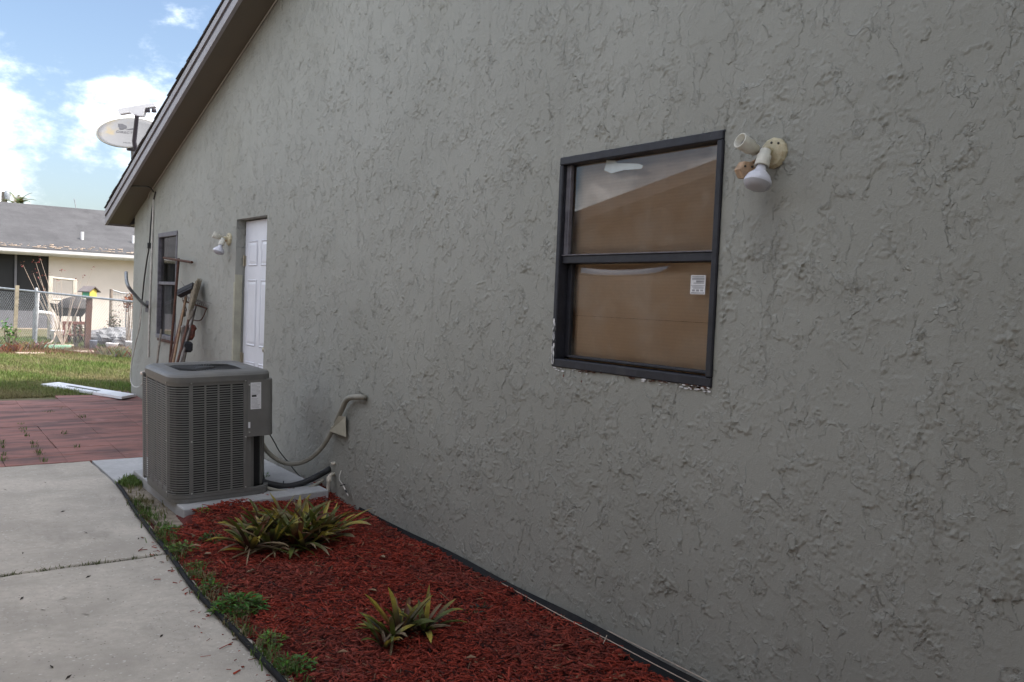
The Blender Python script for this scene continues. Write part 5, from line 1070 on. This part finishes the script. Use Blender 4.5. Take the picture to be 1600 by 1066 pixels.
# ------------------------------------------------------------------ the yard behind: fence and its clutter
FY0, FY1 = 23.0, 17.0
def fence_pt(px):   # along the top rail
    y = 21.9 - (px / 215) * 4.6; return on_y(px, 450 + px * .1036, y)
FN = root('chain_link_fence', fence_pt(50) - Vector((0, 0, 1.1)), 'galvanised chain link fence across the back of the lawn', 'fence')
pxs = np.linspace(-60, 250, 12); m = MB(); m.tube([fence_pt(p) for p in pxs], .021, 8); m.build('top_rail', 'galv', FN)
for px in (-45, 57, 222):
    p = fence_pt(px); m = MB(); m.tube([(p.x, p.y, .0), (p.x, p.y, p.z + .03)], .03, 8); m.lathe([(0, .036), (.05, .03), (.07, 0)], (p.x, p.y, p.z + .02), (0, 0, 1), 8); m.build('post', 'galv', FN)
vs = []; fs = []; P0, P1 = fence_pt(-60), fence_pt(250); dvec = Vector((P1.x - P0.x, P1.y - P0.y, 0)); LF = dvec.length; dvec.normalize(); sd2 = Vector((-dvec.y, dvec.x, 0)); mm = MB()
H0 = 1.12; stp = .075; k = 0
def topz(s): f = s / LF; return P0.z + (P1.z - P0.z) * f - .02
s = -H0
while s < LF:
    for sg in (1, -1):
        a_ = s if sg > 0 else s + H0; q0 = max(0, min(LF, a_)); q1 = max(0, min(LF, a_ + sg * H0))
        if abs(q1 - q0) < .05: continue
        zA = .12 + (q0 - a_) * sg; zB = .12 + (q1 - a_) * sg; pA = P0 + dvec * q0; pB = P0 + dvec * q1; w_ = .0019
        pA = Vector((pA.x, pA.y, zA)); pB = Vector((pB.x, pB.y, min(zB, topz(q1)))); nv = (pB - pA).normalized().cross(sd2).normalized() * w_
        mm.add([pA - nv, pB - nv, pB + nv, pA + nv, pA + sd2 * w_ * 2, pB + sd2 * w_ * 2], [(0, 1, 2, 3), (0, 4, 5, 1), (3, 2, 5, 4)])
    s += stp
o = mm.build('wire_mesh', 'galv', FN); o['kind'] = 'stuff'
def post(px, pyt, pyb, y, r, mat, label, name='post', cat='post', sq=True):
    b_, t_2 = on_y(px[0], pyb, y), on_y(px[1], pyt, y); b_.z = min(b_.z, .08); m = MB()
    if sq: m.prism([b_ + Vector(d) for d in ((-r, -r, 0), (r, -r, 0), (r, r, 0), (-r, r, 0))], t_2 - b_)
    else: m.tube([b_, t_2], r, 8)
    return tag(m.build(name, mat), label, cat)
post((22, 27), 446, 548, 20.6, .035, 'wood_post', 'weathered tan wooden post at the fence on the left edge', 'wooden_post')
post((55, 60), 455, 520, 20.9, .03, 'plastic_white', 'white pipe strapped beside the galvanised fence post', 'pipe', 'pipe', False)
# birdhouse on its post
BY = 20.2; bb, bt_ = on_y(136, 545, BY), on_y(139.5, 466, BY); bb.z = .06
post((136, 139.5), 466, 545, BY, .055, 'wood_brown', 'dark brown timber post carrying the birdhouse', 'wooden_post')
BH = root('birdhouse', bt_, 'green and yellow birdhouse with dark pitched roof on a post', 'birdhouse'); c_ = bt_ + Vector((0, 0, .0)); Rz = Matrix.Rotation(R_(38), 3, 'Z')
def bhv(x, y, z): return c_ + Rz @ Vector((x, y, z))
for (nm, mt, pts, d) in (('front_wall', 'bird_yellow', [(-.1, -.1, .0), (.1, -.1, .0), (.1, -.1, .16), (0, -.1, .22), (-.1, -.1, .16)], (0, .012, 0)), ('rear_wall', 'bird_yellow', [(-.1, .088, .0), (.1, .088, .0), (.1, .088, .16), (0, .088, .22), (-.1, .088, .16)], (0, .012, 0)), ('side_wall', 'bird_green', [(-.1, -.088, .0), (-.1, .088, .0), (-.1, .088, .16), (-.1, -.088, .16)], (.012, 0, 0)), ('side_wall', 'bird_green', [(.088, -.088, .0), (.088, .088, .0), (.088, .088, .16), (.088, -.088, .16)], (.012, 0, 0)), ('roof_board', 'bird_roof', [(-.17, -.15, .125), (-.17, .15, .125), (0.0, .15, .235), (0.0, -.15, .235)], (0, 0, .02)), ('roof_board', 'bird_roof', [(.17, -.15, .125), (.17, .15, .125), (.001, .15, .235), (.001, -.15, .235)], (0, 0, .02))):
    m = MB(); m.prism([bhv(*p) for p in pts], Rz @ Vector(d)); m.build(nm, mt, BH)
# pipe frame behind the fence
FRY = 23.4; PF = root('trellis', on_y(98, 510, FRY), 'pale doorway-shaped pipe trellis standing behind the fence', 'trellis')
for (a_, b_) in (((79, 432), (77, 515)), ((117, 437), (115, 512))):
    p, q = on_y(*a_, FRY), on_y(*b_, FRY); q.z = .08; m = MB(); m.bbox((p.x - .045, FRY - .045, q.z), (p.x + .045, FRY + .045, p.z), .006); m.build('upright', 'pvc' if a_[0] < 100 else 'pvc', PF)
for (a_, b_) in (((80, 434), (117, 438)), ((80, 468), (116, 470))):
    p, q = on_y(*a_, FRY), on_y(*b_, FRY); m = MB(); m.tube([p, q], .028, 8); m.build('crossbar', 'pvc', PF)
# white plumbing
WP = root('water_pipe', on_y(60, 525, 21.4), 'white plastic water pipe with elbow behind the fence', 'pipe')
m = MB(); m.tube(smooth_path([on_y(58, 488, 21.4), on_y(70, 489, 21.4), on_y(80, 491, 21.4), on_y(82, 495, 21.4), on_y(81, 512, 21.4)], 4), .045, 8); m.build('pipe', 'plastic_white', WP); m = MB(); m.tube([on_y(56, 482, 21.42), on_y(54, 530, 21.42)], .05, 8); m.build('standpipe', 'galv', WP)
m = MB(); m.tube(smooth_path([on_y(86, 520, 21.2), on_y(84, 530, 21.1), on_y(78, 536, 21.0), on_y(68, 538, 20.9), on_y(54, 539, 20.8)]), .02, 6); tag(m.build('hose', 'hose_tan'), 'tan garden hose curling from the white bucket', 'hose')
def bucket(px, py, y, h, r, mat, label):
    b_ = on_y(px, py, y); b_.z = lawn_z(y); m = MB(); m.lathe([(0, 0), (0, r * .85), (h, r), (h + .01, r * 1.06), (h + .03, r * 1.06), (h + .03, r * .95), (.02, r * .8), (.02, 0)], b_, (0, 0, 1), 18); B_ = m.build('bucket', mat); tag(B_, label, 'bucket'); return B_
bucket(90, 517, 22.3, .26, .15, 'plastic_white', 'white bucket below the dark cart behind the fence'); bucket(146, 542, 20.0, .17, .075, 'plastic_blue', 'small blue-grey can at the foot of the birdhouse post')
bucket(175, 541, 19.6, .14, .12, 'plastic_white', 'white pot in front of the rubble heap'); bucket(204, 545, 18.6, .24, .1, 'plastic_white', 'white bucket next to the house corner')
# dark cart
CTY = 23.0; CT = root('garden_cart', on_y(108, 515, CTY), 'dark dome-lidded garden cart standing before the cream wall', 'cart'); q = on_y(108, 494, CTY)
m = MB(); m.add([q + Vector(v) for v in ((-.42, -.2, .30), (.42, -.2, .22), (.42, .2, .22), (-.42, .2, .30), (-.24, -.14, .0), (.26, -.14, .0), (.26, .14, 0), (-.24, .14, 0))], [(0, 4, 5, 1), (1, 5, 6, 2), (2, 6, 7, 3), (3, 7, 4, 0), (4, 7, 6, 5), (0, 1, 2, 3)]); m.build('tray', 'dark_tray', CT)
m = MB(); m.lathe([(0, .40), (.08, .38), (.2, .27), (.26, .1), (.27, 0)], q + Vector((.12, 0, .2)), (0, 0, 1), 16); m.build('lid', 'dark_tray', CT)
for sx in (-.2, .22): m = MB(); m.tube([q + Vector((sx, -.1, .02)), Vector((q.x + sx * 1.3, q.y - .12, .08))], .02, 6); m.build('leg', 'dark_tray', CT)
m = MB(); m.lathe([(-.03, .0), (-.03, .1), (-.02, .13), (.02, .13), (.03, .1), (.03, 0)], Vector((q.x - .3, q.y - .2, .22)), (0, 1, 0), 14); m.build('wheel', 'ceramic', CT)
# bench
BNY = 22.2; BE = root('garden_bench', on_y(118, 520, BNY), 'small dark red slatted wooden bench behind the birdhouse post', 'bench'); q = on_y(100, 518, BNY); q.z = .08; wdt = on_y(134, 518, BNY).x - q.x
for k in range(5): m = MB(); x = q.x + wdt * k / 4; m.bbox((x - .03, BNY, .12), (x + .03, BNY + .03, .55), .004); m.build('back_slat', 'wood_red', BE)
m = MB(); m.bbox((q.x - .05, BNY - .01, .52), (q.x + wdt + .05, BNY + .04, .59), .005); m.build('back_rail', 'wood_red', BE); m = MB(); m.bbox((q.x - .05, BNY - .32, .26), (q.x + wdt + .05, BNY - .01, .30), .005); m.build('seat', 'wood_red', BE)
for sx in (0, wdt):
    for dy_ in (-.3, -.03): m = MB(); m.bbox((q.x + sx - .025, BNY + dy_, .08), (q.x + sx + .025, BNY + dy_ + .04, .26), .003); m.build('leg', 'wood_red', BE)
# rubble heap, green board, stones
def lump(name, c, r, mat, label, cat, sq=(1, 1, .6), n_=2, amp=.3):
    m = MB(); vs = []; NU, NV = 14, 8
    for j in range(NV + 1):
        for i in range(NU):
            t, f = 2 * math.pi * i / NU, math.pi * j / NV; rr = r * (1 + amp * math.sin(3 * t + 2 * f + c[0] * 9) * math.sin(2 * f + t * 2) + random.uniform(-.12, .12)); vs.append((c[0] + rr * sq[0] * math.sin(f) * math.cos(t), c[1] + rr * sq[1] * math.sin(f) * math.sin(t), c[2] + rr * sq[2] * math.cos(f)))
    m.add(vs, [(j * NU + i, (j + 1) * NU + i, (j + 1) * NU + (i + 1) % NU, j * NU + (i + 1) % NU) for j in range(NV) for i in range(NU)]); return tag(m.build(name, mat), label, cat)
for k, (px, py, y, r, sq, lb) in enumerate([(178, 527, 20.2, .36, (1.2, .7, .55), 'biggest grey rubble lump heaped behind the fence'), (160, 524, 20.6, .25, (1.3, .8, .5), 'pale rubble lump left in the heap'), (192, 530, 19.8, .22, (1.2, .8, .55), 'grey rubble lump at the house end of the heap'), (152, 530, 20.3, .16, (1.3, 1, .5), 'small grey rubble chunk near the birdhouse post')]):
    p = on_y(px, py, y); lump('rubble', (p.x, p.y, max(.12, p.z)), r, 'rubble', lb, 'rubble', sq)
p0, p1 = on_y(58, 547, 20.3), on_y(112, 547, 20.1); m = MB(); m.bbox((p0.x, 20.15, .08), (p1.x, 20.2, .17), .004); tag(m.build('garden_board', 'green_board'), 'pale green board laid on edge at the flower bed', 'board')
p0, p1 = on_y(-8, 543, 20.6), on_y(10, 543, 20.6); m = MB(); m.bbox((p0.x, 20.6, .08), (p1.x, 20.64, .16), .004); tag(m.build('garden_board', 'green_board'), 'short pale green board left of the wooden post', 'board')
for k, (px, py, y, w_, lb) in enumerate([(48, 554, 18.8, .5, 'flat pinkish stepping stone at the bed front'), (138, 548, 19.3, .55, 'flat pale stone under the birdhouse'), (98, 531, 21.2, .55, 'flat tan slab on the grass behind the fence')]):
    p = on_y(px, py, y); m = MB(); m.bbox((p.x - w_ / 2, y - .15, .08), (p.x + w_ / 2, y + .15, .115), .01); tag(m.build('stepping_stone', 'hose_tan'), lb, 'stone')
# old wire gate panel
GY = 21.8; GP = root('wire_gate', on_y(188, 520, GY), 'old leaning wire gate panel with a dark post', 'gate')
m = MB(); m.tube([on_y(172, 522, GY), on_y(174, 452, GY)], .035, 8); m.build('post', 'bark', GP)
m = MB(); m.tube([on_y(175, 453, GY), on_y(190, 458, GY), on_y(212, 459, GY)], .016, 6); m.tube([on_y(198, 459, GY), on_y(196, 520, GY)], .016, 6); m.build('rail', 'galv', GP)
m = MB()
for k in range(14): x = 176 + k * 2.4; m.tube([on_y(x, 456, GY), on_y(x - 1.5, 518, GY)], .003, 4)
for k in range(10): z = 460 + k * 6; m.tube([on_y(174, z, GY), on_y(210, z + 1.5, GY)], .003, 4)
o = m.build('wire_mesh', 'galv', GP); o['kind'] = 'stuff'
# garden plants
def stalk_plant(name, base, tips, label, cat, leafcol, leafn, ls, r=.012, bark='bark'):
    P_ = root(name, base, label, cat); m = MB(); lf = MB()
    for t in tips:
        mid = Vector(base).lerp(Vector(t), .5) + Vector((random.uniform(-.05, .05), 0, .04)); path = smooth_path([base, mid, t], 4); m.tube(path, [r * (1 - .75 * i / (len(path) - 1)) for i in range(len(path))], 5)
        for k in range(leafn):
            q = Vector(t) + Vector((random.gauss(0, ls * .8), random.gauss(0, ls * .8), random.gauss(0, ls * .7))); ya, el = random.random() * 6.28, random.uniform(-.8, .8); d = Vector((math.cos(ya) * math.cos(el), math.sin(ya) * math.cos(el), math.sin(el))) * ls * random.uniform(.6, 1.3); s = d.cross(Vector((random.random() - .5, random.random() - .5, 1))).normalized() * ls * .28
            lf.add([q, q + d * .5 + s, q + d, q + d * .5 - s], [(0, 1, 2, 3)], tuple(x * random.uniform(.6, 1.3) for x in random.choice(leafcol)))
    m.build('stems', bark, P_); lf.build('leaves', 'leafy', P_); return P_
SY = 21.0; sb_ = on_y(98, 540, SY); sb_.z = .08
stalk_plant('bare_shrub', sb_, [on_y(*p, SY) for p in [(36, 414), (52, 427), (63, 404), (76, 430), (56, 410), (95, 423), (88, 440), (118, 436), (130, 432), (70, 450), (145, 420), (112, 462), (124, 480), (60, 432)]], 'leafless shrub with long arching twigs and a few red leaves', 'shrub', [(.3, .06, .05), (.35, .12, .08)], 7, .045, .009, 'hose_tan')
sb_ = on_y(200, 545, 19.0); sb_.z = .08
stalk_plant('dried_plant', sb_, [on_y(*p, 19.0) for p in [(203, 463), (199, 470), (207, 472), (202, 478), (205, 467), (198, 476)]], 'tall dried plant with rust orange withered heads at the house corner', 'plant', [(.4, .17, .09), (.3, .12, .06), (.45, .26, .15)], 40, .07, .016)
sb_ = on_y(14, 545, 20.5); sb_.z = .08
stalk_plant('garden_plant', sb_, [on_y(*p, 20.5) for p in [(8, 508), (14, 515), (12, 522), (10, 512), (17, 520), (16, 528)]], 'small leafy green plant beside the left wooden post', 'plant', [(.1, .2, .05), (.14, .25, .07)], 16, .09, .012)
sb_ = on_y(119, 545, 20.4); sb_.z = .08
stalk_plant('garden_plant', sb_, [on_y(*p, 20.4) for p in [(116, 515), (120, 508), (124, 520), (114, 528), (122, 530), (118, 524), (126, 512)]], 'scrubby dark green plant left of the birdhouse post', 'plant', [(.06, .09, .03), (.12, .12, .06)], 22, .07, .014)
sb_ = on_y(178, 520, 21.7); sb_.z = .08
stalk_plant('garden_plant', sb_, [on_y(*p, 21.6) for p in [(177, 500), (180, 492), (175, 508), (181, 506), (178, 514), (174, 512)]], 'vine growing up the old wire gate post', 'plant', [(.09, .09, .04), (.14, .11, .06)], 30, .07, .014)
for (px, py, y, n_, lb) in [(185, 552, 18.4, 16, 'clump of dry straw grass by the house corner'), (170, 554, 18.5, 12, 'clump of dry straw grass left of the corner'), (50, 548, 19.8, 12, 'straw coloured tuft between wooden post and fence post'), (20, 552, 19.2, 10, 'reddish dry tuft at the foot of the wooden post'), (198, 556, 17.6, 12, 'dry grass clump against the back corner of the house')]:
    b_ = on_y(px, py, y); b_.z = .09; R_t = root('dry_grass', b_, lb, 'grass clump', 'dry grass clumps at the fence'); m = MB()
    for k in range(n_ * 12):
        ya = random.random() * 6.28; h = random.uniform(.06, .2); o_ = b_ + Vector((random.gauss(0, .13), random.gauss(0, .1), 0)); d = Vector((math.cos(ya), math.sin(ya), 0)); s = Vector((-d.y, d.x, 0)) * .006
        m.add([o_ - s, o_ + s, o_ + d * h * .35 + Vector((0, 0, h * .7)) + s, o_ + d * h * .8 + Vector((0, 0, h))], [(0, 1, 2), (0, 2, 3)], tuple(x * random.uniform(.6, 1.3) for x in ((.27, .215, .13) if 'redd' not in lb else (.2, .11, .07))))
    m.build('blades', 'blade', R_t)

# ------------------------------------------------------------------ the house behind
NY = 28.6; NB = root('rear_house', (0, NY + 4, 0), 'cream single storey house with grey shingle roof behind the fence', 'house')
xs_ = on_y(82, 450, NY).x; NXL, NXR = -22.0, 12.0
ang = -0.045   # the house stands slightly skewed to ours
def nz(x): return 0.0
m = MB(); m.box((xs_, NY, -.2), (NXR, NY + .2, 2.42)); m.box((NXL, NY + 2.6, -.2), (xs_, NY + 2.8, 2.42)); m.box((xs_, NY + .2, -.2), (xs_ + .2, NY + 2.6, 2.42)); m.box((NXL, NY, -.2), (-9.0, NY + .2, 2.42)); m.build('wall', 'house_cream', NB)
m = MB(); m.box((-9.0, NY + .02, -.2), (xs_ - .01, NY + .12, .62)); m.build('porch_knee_wall', 'porch_grey', NB)
m = MB(); m.box((-9.0, NY + .06, .621), (xs_ - .01, NY + .065, 2.3)); m.build('porch_screen', 'porch_screen', NB)
for x in (-9.0, -7.2, -5.4, -3.6, -1.8, on_y(31, 450, NY).x): m = MB(); m.bbox((x - .03, NY + .0, .621), (x + .03, NY + .05, 2.3), .003); m.build('screen_post', 'porch_grey', NB)
m = MB(); m.box((-9.0, NY, -.05), (xs_, NY + .019, .12)); m.build('porch_sill', 'hose_tan', NB)
m = MB(); gz, rz_ = 2.38, 3.98; m.prism([(NXL, NY - .55, gz), (NXR, NY - .55, gz), (NXR, NY + 4.2, rz_), (NXL, NY + 4.2, rz_)], (0, 0, .05)); m.prism([(NXL, NY + 9.5, gz - .2), (NXR, NY + 9.5, gz - .2), (NXR, NY + 4.2, rz_), (NXL, NY + 4.2, rz_)], (0, 0, .05)); NR_ = m.build('roof', 'shingle_grey', NB)
m = MB(); m.box((NXL, NY - .53, gz - .14), (NXR, NY - .5, gz - .01)); m.box((NXL, NY - .49, gz - .15), (NXR, NY + .0, gz - .13)); m.build('fascia_board', 'gutter_white', NB)
m = MB(); prof = [(-.53, -.02), (-.65, -.0), (-.66, .012), (-.65, .012), (-.64, -.07), (-.6, -.12), (-.535, -.12)]
m.prism([(NXL, NY + u - .005, gz + v) for u, v in [(-.53, .0), (-.655, .01), (-.645, -.075), (-.60, -.115), (-.53, -.115)]], (NXR - NXL, 0, 0)); m.build('gutter', 'gutter_white', NB)
for (px, py) in ((133, 387), (212, 394)):
    yv = NY + .6; b_ = on_y(px, py, yv); m = MB(); z_ = gz + (rz_ - gz) * ((yv - NY + .55) / 4.75); m.tube([(b_.x, yv, z_), (b_.x, yv, z_ + .28)], .045, 10); m.build('vent_stack', 'gutter_white', NR_)
for k in range(60):
    x = random.uniform(-.5, 4.5); m = MB()
m = MB()
for k in range(160):
    x = random.uniform(-1.5, 4.8); y = NY - .5 + random.random() ** 2 * .35; z_ = gz + (rz_ - gz) * ((y - NY + .55) / 4.75) + .055; r = random.uniform(.01, .04); m.prism([(x + r * 1.6 * math.cos(t), y + r * math.sin(t), z_) for t in np.linspace(0, 2 * math.pi, 6)[:-1]], (0, 0, r * .5))
o = m.build('roof_litter', 'hose_tan', NR_); o['kind'] = 'stuff'
NB.rotation_euler = (0, 0, R_(-1.6))
# things beyond that roof
UPO = on_y(7, 300, 44); m = MB(); m.tube([(UPO.x, 44, 0), (UPO.x, 44, UPO.z)], [.16, .12], 10); UTP = root('utility_pole', (UPO.x, 44, 0), 'wooden utility pole rising behind the rear roof', 'utility pole'); m.build('pole', 'wood_grey', UTP)
m = MB(); m.lathe([(0, .1), (.25, .13), (.4, .1), (.42, 0)], (UPO.x + .1, 43.8, UPO.z - .35), (0, 0, 1), 12); m.build('insulator', 'galv', UTP)
tp = on_y(27, 316, 40); T_ = root('palm_tree', (tp.x, 40, 0), 'dark green treetop just showing over the rear roof', 'tree'); m = MB(); m.tube([(tp.x, 40, 0), (tp.x + .1, 40, 2), (tp.x, 40, tp.z - .1)], [.16, .13, .1], 8); m.build('trunk', 'bark', T_)
m = MB()
for k in range(26):
    ya = random.random() * 6.28; el = random.uniform(-.3, 1.2); o_ = Vector((tp.x, 40, tp.z - .1)); p = o_.copy(); d = Vector((math.cos(ya) * math.cos(el), math.sin(ya) * math.cos(el), math.sin(el)))
    for j in range(10):
        p2 = p + d * .075; d = (d + Vector((0, 0, -.13))).normalized(); s = d.cross(Vector((0, 0, 1))).normalized(); c_ = tuple(x * random.uniform(.6, 1.4) for x in (.1, .115, .04))
        for sg in (1, -1): m.add([p, p2, p2 + (s * sg * .22 + d * .1 - Vector((0, 0, .05))) * (1 - j / 13)], [(0, 1, 2)], c_)
        p = p2
m.build('crown', 'leafy', T_)
ap = on_y(116, 311, 42); AN = root('antenna', (ap.x, 42, 3.5), 'thin bent antenna standing up behind the rear roof', 'antenna'); m = MB(); m.tube([(ap.x + .1, 42, 2.5), (ap.x + .1, 42, ap.z - .5), (ap.x, 42, ap.z)], .02, 6); m.build('rod', 'galv', AN)

# ------------------------------------------------------------------ the house on the other side of the walkway (mirrored in the near window)
SH_ = root('side_house', (-10, 3, 0), 'tan gabled neighbouring house mirrored in the near window', 'house')
SX, SP, SE, SWY = -5.0, -1.0, 11.0, -13.0; zp, ze = 4.3, 2.16
m = MB(); m.prism([(SX, SE - .4, -.2), (SX, SE - .4, ze), (SX, SP, zp - .05), (SX, SWY + .4, ze), (SX, SWY + .4, -.2)], (-7, 0, 0)); m.build('wall', 'neighbor_tan', SH_)
m = MB()
for ye in (SE, SWY): m.prism([(SX + .4, SP, zp), (SX + .4, ye, ze - .05), (SX + .4, ye, ze + .1), (SX + .4, SP, zp + .15)], (-7.8, 0, 0))
m.build('roof', 'shingle_dark', SH_)
m = MB(); m.bbox((SX - .02, 4.0, .95), (SX + .04, 5.0, 2.0), .006); m.build('window', 'neighbor_trim', SH_)

# ------------------------------------------------------------------ unseen tree added behind the viewer to darken the near wall
ST_ = root('added_shade_tree', (-3.9, -4.6, 0), 'unseen leafy tree added behind the viewer to shade the near wall', 'tree')
m = MB(); m.tube(smooth_path([(-3.9, -4.6, -.1), (-3.85, -4.4, 1.4), (-3.9, -4.1, 2.9)]), [.22 - .006 * i for i in range(13)], 10)
for (a_, b_) in ((-5.4, -5.5), (-2.2, -4.8), (-3.2, -1.6), (-5.0, -2.4), (-3.6, -6.2)): m.tube(smooth_path([(-3.9, -4.1, 2.8), ((a_ - 3.9) / 2, (b_ - 4.1) / 2, 4.2), (a_, b_, 5.2)]), [.11 - .007 * i for i in range(13)], 7)
m.build('trunk', 'bark', ST_)
n = 8000; d = rng.normal(size=(n, 3)); d /= np.linalg.norm(d, axis=1)[:, None]; rr = rng.random(n) ** .4
ctr = np.array([(-3.7, -2.9, 5.4), (-2.2, -4.0, 5.2), (-5.0, -4.6, 5.6), (-3.2, -1.5, 5.9), (-3.9, -5.8, 5.8), (-2.0, -2.2, 5.7)])[rng.integers(0, 6, n)]
c = ctr + d * rr[:, None] * np.array([1.9, 1.9, 1.5]); a = rng.normal(size=(n, 3)); a /= np.linalg.norm(a, axis=1)[:, None]; b = np.cross(a, rng.normal(size=(n, 3))); b /= np.linalg.norm(b, axis=1)[:, None]
l_ = (.10 + .08 * rng.random(n))[:, None]; V = np.stack([c - a * l_, c + b * l_ * .45, c + a * l_, c - b * l_ * .45], 1).reshape(-1, 3)
np_mesh('crown', V, np.arange(4 * n).reshape(n, 4), np.repeat(np.array([.05, .085, .025]) * (.6 + .8 * rng.random((n, 1))), 4, axis=0), 'leafy', kind=None, parent=ST_)
